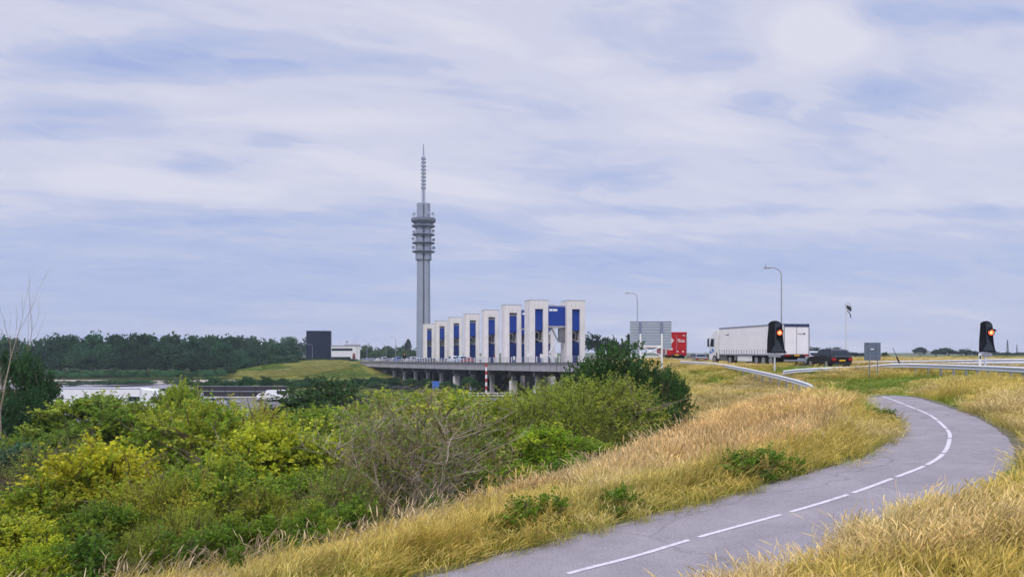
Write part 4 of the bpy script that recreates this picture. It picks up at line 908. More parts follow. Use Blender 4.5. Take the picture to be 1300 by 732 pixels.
guard_rail([(20.3,59,-1.38),(22.3,61.5,-1.3),(24.8,62,-1.18),(26.8,60.5,-1.05),(28.0,57,-.82),(26.9,47,-.75),(23.7,36,-.68),(21.5,28,-.66)], 'nearer guard rail running along the right side above the grass')
guard_rail([(33.2,81,-.95),(36.2,75.5,-.83),(39,69,-.66),(41.6,64,-.53),(46,56,-.5),(52,46,-.5)], 'farther guard rail beyond the road on the right')
guard_rail([(32.6,80.6,-1.2),(35.6,75.1,-1.08),(38.4,68.6,-.90),(41.0,63.6,-.78),(45.4,55.6,-.76),(51.4,45.6,-.76)], 'dull guard rail just below and before the farther one')

# ------------------------------------------------------------------ vegetation
def scatter(name, label, pts, rot, scl, tint, pick, sources, kind='stuff'):
    """one object: points carrying rotation, size, tint; every point instances one of the source meshes"""
    me = bpy.data.meshes.new(name); n = len(pts); me.vertices.add(n); me.vertices.foreach_set('co', np.asarray(pts, np.float32).ravel())
    def at(nm, ty, prop, arr): a = me.attributes.new(nm, ty, 'POINT'); a.data.foreach_set(prop, np.asarray(arr).ravel())
    at('rot', 'FLOAT_VECTOR', 'vector', np.asarray(rot, np.float32)); at('scl', 'FLOAT_VECTOR', 'vector', np.asarray(scl, np.float32))
    at('tint', 'FLOAT_COLOR', 'color', np.c_[np.asarray(tint, np.float32), np.ones(n, np.float32)].astype(np.float32)); at('pick', 'INT', 'value', np.asarray(pick, np.int32))
    o = tag(link(name, me), label, kind=kind)
    c = bpy.data.collections.new(name + '_sources')
    for i, m in enumerate(sources): so_ = bpy.data.objects.new(f'{name}_source_{i:02d}', m); c.objects.link(so_)
    g = bpy.data.node_groups.new(name, 'GeometryNodeTree'); g.interface.new_socket('Geometry', in_out='INPUT', socket_type='NodeSocketGeometry'); g.interface.new_socket('Geometry', in_out='OUTPUT', socket_type='NodeSocketGeometry')
    N, L = g.nodes, g.links; gi, go = N.new('NodeGroupInput'), N.new('NodeGroupOutput')
    ip = N.new('GeometryNodeInstanceOnPoints'); ci = N.new('GeometryNodeCollectionInfo'); ci.inputs['Collection'].default_value = c; ci.inputs['Separate Children'].default_value = True; ci.inputs['Reset Children'].default_value = True
    def na(nm, ty): a = N.new('GeometryNodeInputNamedAttribute'); a.data_type = ty; a.inputs['Name'].default_value = nm; return a.outputs['Attribute']
    L.new(gi.outputs[0], ip.inputs['Points']); L.new(ci.outputs[0], ip.inputs['Instance']); ip.inputs['Pick Instance'].default_value = True
    L.new(na('pick', 'INT'), ip.inputs['Instance Index']); e = N.new('FunctionNodeEulerToRotation'); L.new(na('rot', 'FLOAT_VECTOR'), e.inputs[0]); L.new(e.outputs[0], ip.inputs['Rotation']); L.new(na('scl', 'FLOAT_VECTOR'), ip.inputs['Scale'])
    L.new(ip.outputs[0], go.inputs[0]); md = o.modifiers.new('scatter', 'NODES'); md.node_group = g; return o

def tuft(name, n, h, spread, heads, seed, lean=.25, leafw=.0042, headw=.0062, headl=.13, stalk_col=(.53,.41,.135), leaf_col=(.36,.37,.07), head_col=(.74,.575,.26), leaf_frac=.35):
    r = np.random.default_rng(seed); V = []; Fq = []; Cc = []
    def ribbon(pts, ws, cols, ax):
        b = len(V)
        for p, w, c in zip(pts, ws, cols):
            V.append(p - ax * w); V.append(p + ax * w); Cc.append(c); Cc.append(c)
        for i in range(len(pts) - 1): q = b + 2 * i; Fq.append((q, q + 1, q + 3, q + 2))
    for i in range(n):
        a = r.uniform(0, 6.283); rad = spread * math.sqrt(r.random()); p0 = np.array((rad*math.cos(a), rad*math.sin(a), -.05))
        leaf = r.random() < leaf_frac; hh = h * r.uniform(.7, 1.1) * (r.uniform(.45, .8) if leaf else 1)
        ld = np.array((lean * r.uniform(.2, 1.6) + r.normal() * .12, r.normal() * .16, 0)) * (1.6 if leaf else 1)
        fa = r.uniform(0, 3.1416); ax = np.array((math.cos(fa), math.sin(fa), 0)); br = r.uniform(.75, 1.25)
        k = 5; ts = np.linspace(0, 1, k); pts = [p0 + np.array((0,0,hh*t*(1 - .12*t))) + ld*hh*t*t for t in ts]
        if leaf:
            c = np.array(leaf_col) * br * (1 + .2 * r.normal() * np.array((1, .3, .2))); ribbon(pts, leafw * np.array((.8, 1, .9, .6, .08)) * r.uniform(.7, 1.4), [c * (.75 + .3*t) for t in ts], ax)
        else:
            c = np.array(stalk_col) * br; ribbon(pts, np.full(k, .0028), [c] * k, ax)
            if heads:
                d = pts[-1] - pts[-2]; d /= np.linalg.norm(d); dr = np.array((lean * r.uniform(.6, 2.2), r.normal() * .2, -.35 * r.random())); hl = headl * r.uniform(.7, 1.3)
                hp_ = [pts[-1] + d*hl*t + dr*hl*t*t*.8 for t in np.linspace(-.1, 1, 5)]; hc = np.array(head_col) * r.uniform(.75, 1.2); w = headw * r.uniform(.6, 1.2) * np.array((.2, .8, 1, .65, .08))
                ribbon(hp_, w, [hc] * 5, ax); ribbon(hp_, w, [hc * .92] * 5, np.array((-ax[1], ax[0], .2)))
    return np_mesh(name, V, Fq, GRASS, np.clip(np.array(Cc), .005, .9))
GOLD = [tuft('golden_tuft', 34, .64, .19, True, 100 + i, lean=.24) for i in range(5)]
PALE = [tuft('pale_tuft', 32, .74, .20, True, 200 + i, lean=.16, headw=.0075, headl=.15, head_col=(.74, .54, .26), stalk_col=(.56,.40,.14)) for i in range(4)]
GREEN = [tuft('green_tuft', 40, .42, .19, False, 300 + i, lean=.32, leafw=.0055, leaf_frac=1.0, leaf_col=(.21, .28, .028)) for i in range(4)]
YGRN = [tuft('yellow_green_tuft', 36, .56, .19, True, 400 + i, lean=.22, leaf_frac=.5, leaf_col=(.36, .40, .04), stalk_col=(.46,.40,.08), head_col=(.62,.50,.15)) for i in range(4)]
REED = [tuft('dry_reed_tuft', 14, .95, .22, True, 500 + i, lean=.25, leafw=.006, headw=.009, headl=.18, leaf_frac=.6, leaf_col=(.42,.35,.12), head_col=(.56,.45,.28), stalk_col=(.44,.34,.16)) for i in range(3)]
SRC = GOLD + PALE + GREEN + YGRN + REED
i_gold, i_pale, i_green, i_yg, i_reed = range(0,5), range(5,9), range(9,13), range(13,17), range(17,20)

# candidate points, thinned by distance so that every patch gets about the same blades per picture area
def candidates():
    out = []
    for y0, y1, dens in ((2.5,8,60),(8,14,52),(14,22,40),(22,34,24),(34,50,13),(50,80,7),(80,125,3.2)):
        hw0, hw1 = .80 * y0 + 3, .80 * y1 + 3; A = (y1 - y0) * (hw0 + hw1); n = int(A * dens); y = rng.uniform(y0, y1, n); x = rng.uniform(-1, 1, n) * (.80 * y + 3)
        out.append(np.c_[x, y, np.full(n, (60 / dens) ** .38)])
    return np.concatenate(out)
C_ = candidates(); X, Yc = C_[:,0], C_[:,1]
Zc = terrain(X, Yc); dP, _, sP = poly_dist(X, Yc, PATH); dR, _, sR = poly_dist(X, Yc, ROAD)
wl_at = np.interp(Yc, [9,11,12,16,20,30], [1.35,1.4,1.55,1.5,1.35,1.25])
n_edge = .35 * (vnoise(X, Yc, .9, 5) - .5) + .12 * rng.normal(size=len(X))
keep = (dP > wl_at - .10 + n_edge) & (dR > 5.0)
# grassland reaches from the platform down to the shrub belt
zrel = Zc - CZ
left = (sP < 0) & (Yc < 45)
BND = np.array([(-16,10,0),(-11,11.6,0),(-7.3,12.7,0),(-4.9,14.2,0),(-3.2,16.9,0),(-.6,20.1,0),(2.9,25.4,0),(6.8,32.3,0),(9.7,42,0),(10.8,50,0),(11.2,58,0),(10.5,70,0),(10,90,0),(12,125,0)], float)
dB, _, sB = poly_dist(X, Yc, BND)
keep &= ~((sP > 0) & (X < .232 * Yc + .25 * rng.normal(size=len(X)) * .5) & (Yc < 12.5)) & ((sP < 0) | (dP > np.interp(X, [3.4, 5.2], [2.25, 1.5]) + .1 + n_edge))
keep &= (sB * dB > -.5 - 1.2 * vnoise(X, Yc, 2.2, 8))
px_ = HX + X / Yc * FPX; py_ = HY - zrel / Yc * FPX
X, Yc, Zc, sc, dP, zrel, left = X[keep], Yc[keep], Zc[keep], C_[keep, 2], dP[keep], zrel[keep], left[keep]
n = len(X); na_ = vnoise(X, Yc, 2.6, 11); nb_ = vnoise(X, Yc, 7.5, 12); nc = vnoise(X, Yc, .8, 13)
greenness = .22 + .85 * (na_ - .5) + .8 * (nb_ - .5) + .4 * (nc - .5)
# greener ground: verge below the rails, strip beside the path, upper hillside
grz = np.where((sP[keep] > 0) & (Yc < 20), .02, 0) + np.exp(-(((X - 20.5) / 6.5) ** 2 + ((Yc - 46) / 12) ** 2)) * 1.0 + np.exp(-(((X - 13) / 3.5) ** 2 + ((Yc - 72) / 16) ** 2)) * .75
grz += np.where(left, .34 * np.exp(-((dP - wl_at[keep] - .4) / .75) ** 2), .10 * np.exp(-((dP - 1.6) / .5) ** 2))
grz += np.where(left & (Yc < 22), .22 * np.exp(-((X + 1) / 6) ** 2), 0)
grz += np.where((X > 22) & (Yc > 26), .30, 0)
grz -= np.where(left & (dP > 2.6) & (Yc > 17) & (Yc < 60), .30, 0)
nearleft = np.where(left & (Yc < 19), np.exp(-((X + 3.5) / 5) ** 2), 0); grz += .26 * nearleft + np.where(left, .10, 0)
dRL = poly_dist(X, Yc, np.array([(18.0,84,0),(19.5,78,0),(19.3,68,0),(18.9,60,0),(18.6,53.5,0),(17.4,46,0),(15.6,40.5,0)], float))[0]
greenness += grz
paleness = np.where(left & (Yc > 15), np.exp(-((zrel + 2.75) / .8) ** 2) * .6, .12) + .5 * (na_ - .5)
paleness += np.where(left & (zrel < -3.2) & (Yc < 32), .25, 0)
rr_ = rng.random(n); pick = np.empty(n, int)
isg = (greenness > .70 + .3 * (rr_ - .5)) & ~(left & (Yc < 21) & (rng.random(n) < .75)); isy = (~isg) & (greenness > .34 + .3 * (rr_ - .5)); isp = (~isg) & (~isy) & (paleness > .4 + .3 * (rr_ - .5))
isr = left & (zrel < -3.55) & (Yc < 34) & (rng.random(n) < .05)
q = rng.integers(0, 60, n)
pick = np.where(isr, 17 + q % 3, np.where(isg, 9 + q % 4, np.where(isy, 13 + q % 4, np.where(isp, 5 + q % 4, q % 5))))
hs = .80 + .45 * nb_ * rng.uniform(.7, 1.2, n)
hs *= np.where(dP < 2.1, .74, 1.0) * np.where(dP < 1.75, .75, 1.0) * (1 - .08 * nearleft) * np.where(dRL < 4.5, .58, 1) * np.where((Yc > 30) & (X > 15), .8, 1) * (1 - .5 * np.exp(-((X - 12.6) ** 2 * 1.6 + ((Yc - 34) * .7) ** 2) / 9)) * np.where((sP[keep] > 0) & (Yc < 11), .8, 1)
S3 = np.c_[sc * rng.uniform(.85, 1.2, n), sc * rng.uniform(.85, 1.2, n), hs * (1 + .12 * (sc - 1))]
tb = rng.uniform(.68, 1.26, n) * (.82 + .22 * nb_ + .22 * nc)
tint = np.c_[tb * (1 + .10 * (na_ - .5)), tb, tb * (1 - .2 * (na_ - .5))]
rot = np.c_[rng.normal(size=n) * .06, rng.normal(size=n) * .06, np.where(isr, rng.uniform(-2.2, 2.2, n), rng.normal(size=n) * 1.35)]
S3[:, 2] *= np.where(rng.random(n) < .05, rng.uniform(1.2, 1.55, n), 1)
isg2 = np.isin(pick, list(i_green) + list(i_yg))
for nm, lb, msk in (('golden_grass', 'tall golden seeding grass on the dike slopes beside the path', ~isg2), ('green_grass', 'green and yellow-green grass on the verges', isg2)):
    scatter(nm, lb, np.c_[X, Yc, Zc][msk], rot[msk], S3[msk], tint[msk], pick[msk], SRC)
print('grass tufts', n)

# mounds far away: coarse tufts
nf = 9000; xf = rng.uniform(-150, -30, nf); yf = rng.uniform(240, 312, nf); zf = terrain(xf, yf); k = (zf > 1.0) & ((poly_dist(xf, yf, ROAD)[0]) > 6) & (np.abs((xf - E0[0]) * DNRM[0] + (yf - E0[1]) * DNRM[1]) > 3); xf, yf, zf = xf[k], yf[k], zf[k]; nf = len(xf)
gq = vnoise(xf, yf, 22, 3) + .4 * (vnoise(xf, yf, 6, 4) - .5) + .25 * (xf > -60); isgf = gq > .5
scatter('mound_grass', 'yellowing grass covering the far mound', np.c_[xf, yf, zf], np.c_[np.zeros((nf, 2)), rng.uniform(0, 6.28, nf)], np.c_[np.full((nf, 2), 7.0), rng.uniform(.7, 1.2, nf)], np.c_[rng.uniform(.8, 1.1, nf)] * np.array((.80, .95, .95)), np.where(isgf, 9 + rng.integers(0, 4, nf), np.where(rng.random(nf) < .75, 13 + rng.integers(0, 4, nf), rng.integers(0, 5, nf))), SRC)

# ---- shrubs and trees
def leaf_cloud(P0, D, size, col, r, wid=.45):
    wid = np.broadcast_to(np.asarray(wid, float), (len(P0),))[:, None]
    """one folded leaf (two triangles as a quad) at each P0 growing along D"""
    n = len(P0); D = D / np.linalg.norm(D, axis=1)[:, None]; A = r.normal(size=(n, 3)); A[:, 2] *= .5
    S = np.cross(D, A); S /= np.linalg.norm(S, axis=1)[:, None] + 1e-9; s = size[:, None]
    V = np.empty((n, 4, 3)); V[:, 0] = P0; V[:, 1] = P0 + D*s*.5 + S*s*wid; V[:, 2] = P0 + D*s; V[:, 3] = P0 + D*s*.5 - S*s*wid
    return V.reshape(-1, 3), np.arange(n * 4).reshape(n, 4), np.repeat(col, 4, axis=0)
def crown_mesh(name, seed, n_clump, sprigs, leaves, leaf, base, alt, alt_p=.2, flat=1.0, up=.5, sprig_len=.28, clump_r=.22, hole=.15, wid=.42, bottom=.12, lob=.35):
    """unit crown: about 1 wide each way (radius .5) and 1 tall, made of leafy twigs in uneven clumps; leaf and sprig sizes are in units of the crown"""
    r = np.random.default_rng(seed); Pn, Dn, Cn, Sn, Wn = [], [], [], [], []
    base = np.array(base); alt = np.array(alt)
    lobes = r.normal(size=(6, 3)); lobes /= np.linalg.norm(lobes, axis=1)[:, None]; lamp_ = r.uniform(-lob, lob, 6)
    for i in range(n_clump):
        d = r.normal(size=3); d[2] = abs(d[2]) * 1.0 - .25; d /= np.linalg.norm(d)
        rad = r.uniform(.45, 1.0) ** .6 * (1 + (np.clip(lobes @ d, 0, 1) ** 2 @ lamp_) + .10 * r.normal())
        c = d * rad * np.array((.42, .42, .46 * flat)); c[2] = max(c[2] + .47, bottom + .05 * r.random())
        cr = clump_r * r.uniform(.6, 1.25); cb = r.uniform(.72, 1.28); isalt = r.random() < alt_p; cc = (alt if isalt else base) * cb
        for j in range(sprigs):
            e = r.normal(size=3); e /= np.linalg.norm(e); e[2] = e[2] * .8 + .15
            p = c + e * cr * r.uniform(.35, 1.0) * np.array((1, 1, .8)); dirn = e * .8 + d * .5 + np.array((0, 0, up)); dirn /= np.linalg.norm(dirn)
            L = sprig_len * r.uniform(.4, 1.1); bend = r.normal(size=3) * .3 + np.array((0, 0, -.35))
            t = np.sort(r.random(leaves)); pos = p + dirn * (t * L)[:, None] + bend * (t ** 2 * L * .5)[:, None]
            side = np.cross(dirn, r.normal(size=(leaves, 3))); side /= np.linalg.norm(side, axis=1)[:, None] + 1e-9
            leafD = side + dirn * .7 + r.normal(size=(leaves, 3)) * .35 + np.array((0, 0, -.1))
            Pn.append(pos); Dn.append(leafD)
            Sn.append(leaf * r.uniform(.65, 1.3, leaves)); Wn.append(np.full(leaves, wid)); jc0 = r.uniform(.8, 1.2, leaves)[:, None] * (1 + r.normal(size=(leaves, 1)) * np.array((.10, .03, .05))); Cn.append(np.clip(cc * jc0 * r.uniform(.88, 1.12), .003, .8))
            if r.random() < .28:
                Pn.append(p[None] - dirn * L * .3); Dn.append((dirn + r.normal(size=3) * .15)[None]); Sn.append(np.array([L * 1.25])); Wn.append(np.array([.0045 / (L + .01)])); Cn.append(np.array([(.13, .10, .06)]) * r.uniform(.6, 1.5))
    Pa = np.concatenate(Pn); zs_ = 1.0 / np.percentile(Pa[:, 2], 99.3); rs_ = .5 / np.percentile(np.hypot(Pa[:, 0], Pa[:, 1]), 97)
    Pn = [Pa * np.array((rs_, rs_, zs_))]
    V, Fq, C = leaf_cloud(np.concatenate(Pn), np.concatenate(Dn), np.concatenate(Sn), np.concatenate(Cn), r, np.concatenate(Wn))
    return np_mesh(name, V, Fq, LEAF, C)
def stems_mesh(name, seed, n_stem, m, spread=.42, top=.9, r0=.018, twigs=8, depth=2, crook=.12, nseg=5, trunk=False):
    r = random.Random(seed); mb = MB()
    def grow(p, d, L, rad, lev):
        pts = [p]; q = p.copy(); dd = d.copy()
        for i in range(nseg):
            dd = (dd + Vector((r.gauss(0, crook), r.gauss(0, crook), r.gauss(.05, crook * .6)))).normalized(); q = q + dd * (L / nseg); pts.append(q.copy())
        mb.tube(pts, [rad * (1 - .8 * i / nseg) for i in range(nseg + 1)], 5 if lev == 0 else 3, False)
        if lev < depth:
            for k in range(twigs if lev == 0 else max(3, twigs // 2)):
                i = r.randint(2, nseg); a = pts[i]; t = Vector((r.gauss(0, 1), r.gauss(0, 1), r.gauss(.35, .5))).normalized()
                grow(a, (dd * .5 + t).normalized(), L * r.uniform(.28, .5), rad * .42, lev + 1)
    for i in range(n_stem):
        a = 2 * math.pi * (i + r.random()) / n_stem; sp = spread * r.uniform(.3, 1.1) if not trunk else spread * .2; L = top * r.uniform(.65, 1.0)
        d = Vector((math.cos(a) * sp, math.sin(a) * sp, top)).normalized()
        grow(Vector((math.cos(a) * .05, math.sin(a) * .05, -.03)), d, L, r0 * r.uniform(.6, 1.2), 0)
    me = bpy.data.meshes.new(name); mb.bm.to_mesh(me); mb.bm.free(); me.materials.append(m); return me
YG, YG2 = (.44, .455, .028), (.29, .36, .030)
GR, GR2 = (.19, .285, .024), (.32, .365, .032)
DK, DK2 = (.044, .105, .022), (.065, .14, .028)
OL, OL2 = (.235, .285, .030), (.32, .335, .045)
CROWN = {
 'bright': [crown_mesh('bright_foliage', 21 + i, 78, 19, 18, .020, YG, YG2, .45, sprig_len=.17, clump_r=.095, lob=.5) for i in range(3)],
 'green': [crown_mesh('green_foliage', 31 + i, 78, 19, 18, .019, GR, GR2, .4, sprig_len=.16, clump_r=.092, lob=.5) for i in range(3)],
 'dark': [crown_mesh('dark_foliage', 41 + i, 120, 14, 17, .019, DK, DK2, .25, sprig_len=.12, clump_r=.12) for i in range(3)],
 'olive': [crown_mesh('olive_foliage', 51 + i, 80, 21, 18, .014, OL, OL2, .3, sprig_len=.16, clump_r=.13, up=.7, wid=.3) for i in range(3)],
 'dry': [crown_mesh('dry_foliage', 61 + i, 75, 9, 11, .015, (.25, .23, .06), (.20, .27, .04), .55, sprig_len=.15, clump_r=.14, bottom=.4) for i in range(2)],
 'teal': [crown_mesh('bluish_foliage', 71, 80, 13, 14, .026, (.05, .115, .055), (.07, .14, .07), .3, sprig_len=.14, clump_r=.12)],
 'far': [crown_mesh('far_foliage', 81 + i, 60, 10, 9, .045, (.026, .052, .022), (.04, .07, .026), .3, sprig_len=.10, clump_r=.15, bottom=.08) for i in range(3)],
}
STEM = {'shrub': [stems_mesh('shrub_stems', 5 + i, 9, BARK, twigs=5, depth=1) for i in range(2)], 'dry': [stems_mesh('dead_stems', 15 + i, 17, DEADW if i else mat('greyish_twigs', (.17, .13, .085), .95, .35, 5), spread=.40, top=.98, r0=.010, twigs=10, depth=2, crook=.16) for i in range(2)],
        'tree': [stems_mesh('tree_limbs', 25, 3, BARK, spread=.3, top=.85, r0=.035, twigs=8, depth=1, trunk=True)]}
CROWN['weed'] = [crown_mesh('weed_foliage', 91 + i, 26, 7, 12, .055, (.15,.22,.02), (.22,.26,.03), .3, sprig_len=.34, clump_r=.22, up=1.5, lob=.7, wid=.35, bottom=.02) for i in range(3)]
def shrub(kind, px, py, wpx, Y, label, group, name='shrub', cat='shrub', dscale=1.0, tintc=(1,1,1), base=None, stems=None, x=None, var=None, extra=0):
    k = Y / FPX; x = (px - HX) * k if x is None else x; zb = (tz(x, Y) if base is None else base) - .1; h = P(px, py, Y).z - zb; w = wpx * k
    t = empty(name, (x, Y, zb), rnd.uniform(0, 6.28), label, cat, group); v_ = CROWN[kind]
    f = link('foliage', v_[rnd.randrange(len(v_)) if var is None else var % len(v_)], t); f.scale = (w * 1.08, w * 1.08 * dscale, h); f.color = (*tintc, 1)
    sk = stems or ('dry' if kind == 'dry' else 'shrub'); ms = STEM[sk]; s_ = link('stems' if sk != 'tree' else 'trunk', ms[rnd.randrange(len(ms))], t); s_.scale = (w * .95, w * .95, h * .92)
    return t
SG = 'shrubs of the belt below the path'
SH = [
 ('bright', 18, 655, 150, 15.5, 'bright yellow-green shrub at the lower left corner', (1,1,1)),
 ('green', 60, 612, 170, 18, 'green shrub behind the lower left corner shrub', (1.05,1.0,.9)),
 ('bright', 135, 566, 200, 19, 'large bright yellow-green elder-like shrub on the left', (1.15,1.08,.9)),
 ('olive', 205, 600, 150, 17.5, 'yellowish fine-leaved shrub right of the large bright left shrub', (1.15,1.05,.9)),
 ('dry', 62, 560, 130, 24, 'dry brown half-bare shrub at the left behind the bright shrub', (1,1,1)),
 ('green', 262, 515, 190, 27, 'green shrub below the silver car on the left', (1.1,1.1,1)),
 ('bright', 330, 542, 210, 23, 'yellow-green shrub in the middle left with long leafy shoots', (.95,1,.95)),
 ('olive', 305, 512, 130, 33, 'tall olive-yellow shrub rising right of the silver car', (1.45,1.3,.8)),
 ('green', 290, 585, 170, 18.5, 'dark-centred green shrub at the front middle left', (.95,1,1)),
 ('bright', 395, 545, 150, 24, 'light green shrub left of the bare brown shrub', (.9,1,1)),
 ('green', 400, 600, 130, 20, 'low green leafy shrub before the bare brown shrub', (1,1.05,1)),
 ('dry', 535, 500, 215, 22.5, 'large half-dead brown shrub with bleached bare branches', (1,1,1)),
 ('dry', 478, 512, 110, 24, 'smaller dry shrub behind the large half-dead one on its left', (1.05,1,1)),
 ('green', 545, 500, 200, 36, 'green shrub right behind the half-dead brown shrub', (1.25,1.2,1)),
 ('olive', 630, 510, 150, 36, 'olive green bush right of the half-dead brown shrub', (1.05,1.1,1)),
 ('green', 690, 545, 125, 28, 'rounded fresh green bush below the large olive bush', (1.2,1.3,.9)),
 ('green', 610, 560, 130, 27, 'green undergrowth bush beneath the half-dead branches on the right', (.7,.8,.9)),
 ('olive', 745, 480, 190, 35, 'large dome-shaped olive bush in the middle', (1.0,1.05,1)),
 ('olive', 680, 492, 170, 42, 'olive bush behind the large dome-shaped olive one', (1.15,1.2,1)),
 ('olive', 800, 545, 110, 33, 'small olive bush at the right foot of the dome-shaped bush', (.8,.85,1)),
 ('green', 752, 560, 120, 28, 'nettle-green plants at the foot of the dome-shaped bush', (1,1.05,1)),
 ('dark', 832, 512, 100, 37, 'low dark green bush at the golden slope', (1,1,1)),
 ('dark', 845, 470, 60, 45, 'dark loose bush sprouting at the right of the tall dark tree', (1.05,1.1,1)),
 ('dark', 415, 484, 170, 62, 'broad dark green bush below the grassy mound', (1.05,1,1.15)),
 ('green', 112, 505, 190, 46, 'mid green bush in front of the white lorry on the left', (.95,1,1.1)),
 ('green', 45, 545, 130, 42, 'grey-green bush below the dark conical tree', (.8,.9,1.0)),
 ('green', 168, 521, 110, 48, 'mid green bush below the cab of the low white lorry', (1.0,1.05,1)),
 ('bright', 226, 489, 78, 62, 'light green feathery bush right of the low white lorry', (.75,.9,1.1)),
 ('green', 235, 520, 110, 50, 'green bush below the silver van', (1,1,1)),
 ('teal', 22, 566, 110, 33, 'bluish green soft bush at the left edge', (1,1,1)),
 ('teal', 150, 575, 90, 32, 'bluish green patch of bush behind the bright left shrub', (1,1,1)),
 ('green', 490, 503, 150, 47, 'green bush below the left end of the bridge', (1.15,1.15,1)),
 ('olive', 575, 497, 140, 52, 'olive bush below the bridge columns', (1.1,1.15,1)),
 ('green', 400, 520, 150, 42, 'green bush in front of the broad dark bush', (1,1.05,1)),
 ('bright', 510, 570, 90, 26, 'light green leafy shoots inside the half-dead brown shrub', (.75,.9,1)),
 ('green', 140, 640, 130, 16, 'low dark green shrub in front of the bright left shrub', (.75,.85,.9)),
 ('green', 428, 604, 90, 20, 'low green bush at the left foot of the half-dead shrub', (.9,.95,1)),
 ('olive', 240, 645, 110, 16, 'low fine-leaved shrub at the grass edge on the left', (1.0,1.0,.9)),
 ('green', 660, 590, 100, 25.5, 'low green weeds at the grass edge in the middle', (1.1,1.15,.9)),
 ('olive', 340, 620, 110, 17.5, 'low olive shrub at the grass edge middle left', (1.1,1.05,.9)),
]
SH += [
 ('bright', 30, 690, 120, 13.0, 'lowest yellow-green shrub in the very corner at the lower left', (.9,1,.9)),
 ('weed', 110, 680, 90, 13.2, 'dark green dock-like weeds before the lower left shrubs', (.6,.8,1)),
 ('olive', 170, 668, 110, 14.0, 'low fine-leaved bush in front of the low dark green shrub', (.95,1.0,.9)),
 ('weed', 225, 676, 80, 14.2, 'leafy green herbs between the low shrubs at the lower left', (.7,.9,1)),
 ('green', 290, 655, 110, 15.0, 'small dark green bush at the grass edge lower left', (.75,.85,.9)),
 ('weed', 345, 655, 80, 15.2, 'tall leafy herbs at the grass edge middle left', (.9,1,.9)),
 ('green', 400, 640, 100, 16.6, 'small green bush at the grass edge left of the bare shrub', (.85,.95,.9)),
 ('weed', 450, 630, 70, 17.6, 'leafy herbs below the left foot of the bare shrub', (.8,.95,.9)),
 ('dry', 430, 585, 110, 18.5, 'small dry twiggy bush at the left foot of the bare shrub', (1,1,1)),
 ('weed', 720, 578, 80, 26, 'fresh green herbs at the grass edge below the dome-shaped bush', (.85,1.05,.9)),
 ('weed', 560, 632, 60, 19.8, 'low green herbs beneath the bare shrub', (.7,.9,.9)),
]
for kd, px, py, w, Y, lb, tn in SH: shrub(kd, px, py, w, Y, lb, SG, tintc=tn)
shrub('dark', 782, 438, 125, 47, 'tall dark green tree left of the large sign back', 'trees near the bridge', 'broadleaf_tree', 'tree', stems='tree', var=0)
shrub('dark', 748, 462, 80, 49, 'dark green tree crown against the bridge deck end', 'trees near the bridge', 'broadleaf_tree', 'tree', stems='tree', var=1)
shrub('dark', 28, 452, 86, 48, 'dark conical tree at the left edge', 'trees near the bridge', 'broadleaf_tree', 'tree', stems='tree', var=2, tintc=(.85,.95,1.35))
shrub('dark', -6, 500, 110, 45, 'dark bushy tree filling the left picture edge', 'trees near the bridge', 'broadleaf_tree', 'tree', stems='tree', tintc=(.8,.9,1.35))
shrub('dark', 40, 500, 60, 46, 'dark lower crown beside the conical tree', 'trees near the bridge', 'broadleaf_tree', 'tree', stems='tree', tintc=(.8,.9,1.35))
# bare dead trees at the left edge
def dead_tree(px, py, Y, wpx, seed, label, m):
    k = Y / FPX; x = (px - HX) * k; zb = tz(x, Y); h = P(px, py, Y).z - zb; t = empty('dead_tree', (x, Y, zb), 0, label, 'tree', 'bare dead trees at the left')
    r = random.Random(seed); mb = MB(); tw = MB()
    def limb(p, d, L, rad, lev, mbx):
        pts = [p]; q = p.copy(); dd = d.copy()
        for i in range(6): dd = (dd + Vector((r.gauss(0,.11), r.gauss(0,.11), .06))).normalized(); q = q + dd * L / 6; pts.append(q.copy())
        mbx.tube(pts, [rad * (1 - .78 * i / 6) for i in range(7)], 6 if lev == 0 else 4, False)
        if lev < 2:
            for i in range(7 if lev == 0 else 5):
                j = r.randint(2, 6); a = r.uniform(0, 6.28); limb(pts[j], (dd * 1.2 + Vector((math.cos(a), math.sin(a), .6)) * .33).normalized(), L * r.uniform(.2, .42), rad * (1 - .12 * j) * .45, lev + 1, tw if lev else mbx)
    limb(Vector((0,0,-.1)), Vector((-.05, 0, 1)), h * .98, .085, 0, mb)
    mb.build('trunk', m, t); tw.build('branches', TWIG, t)
dead_tree(-1, 404, 42, 30, 3, 'tall bleached dead tree trunk at the left edge', DEADW)
dead_tree(20, 412, 56, 20, 9, 'thin bare dead stem beside the bleached trunk', TWIG)
dead_tree(58, 418, 54, 40, 5, 'bare brown dead tree right of the dark conical tree', TWIG)
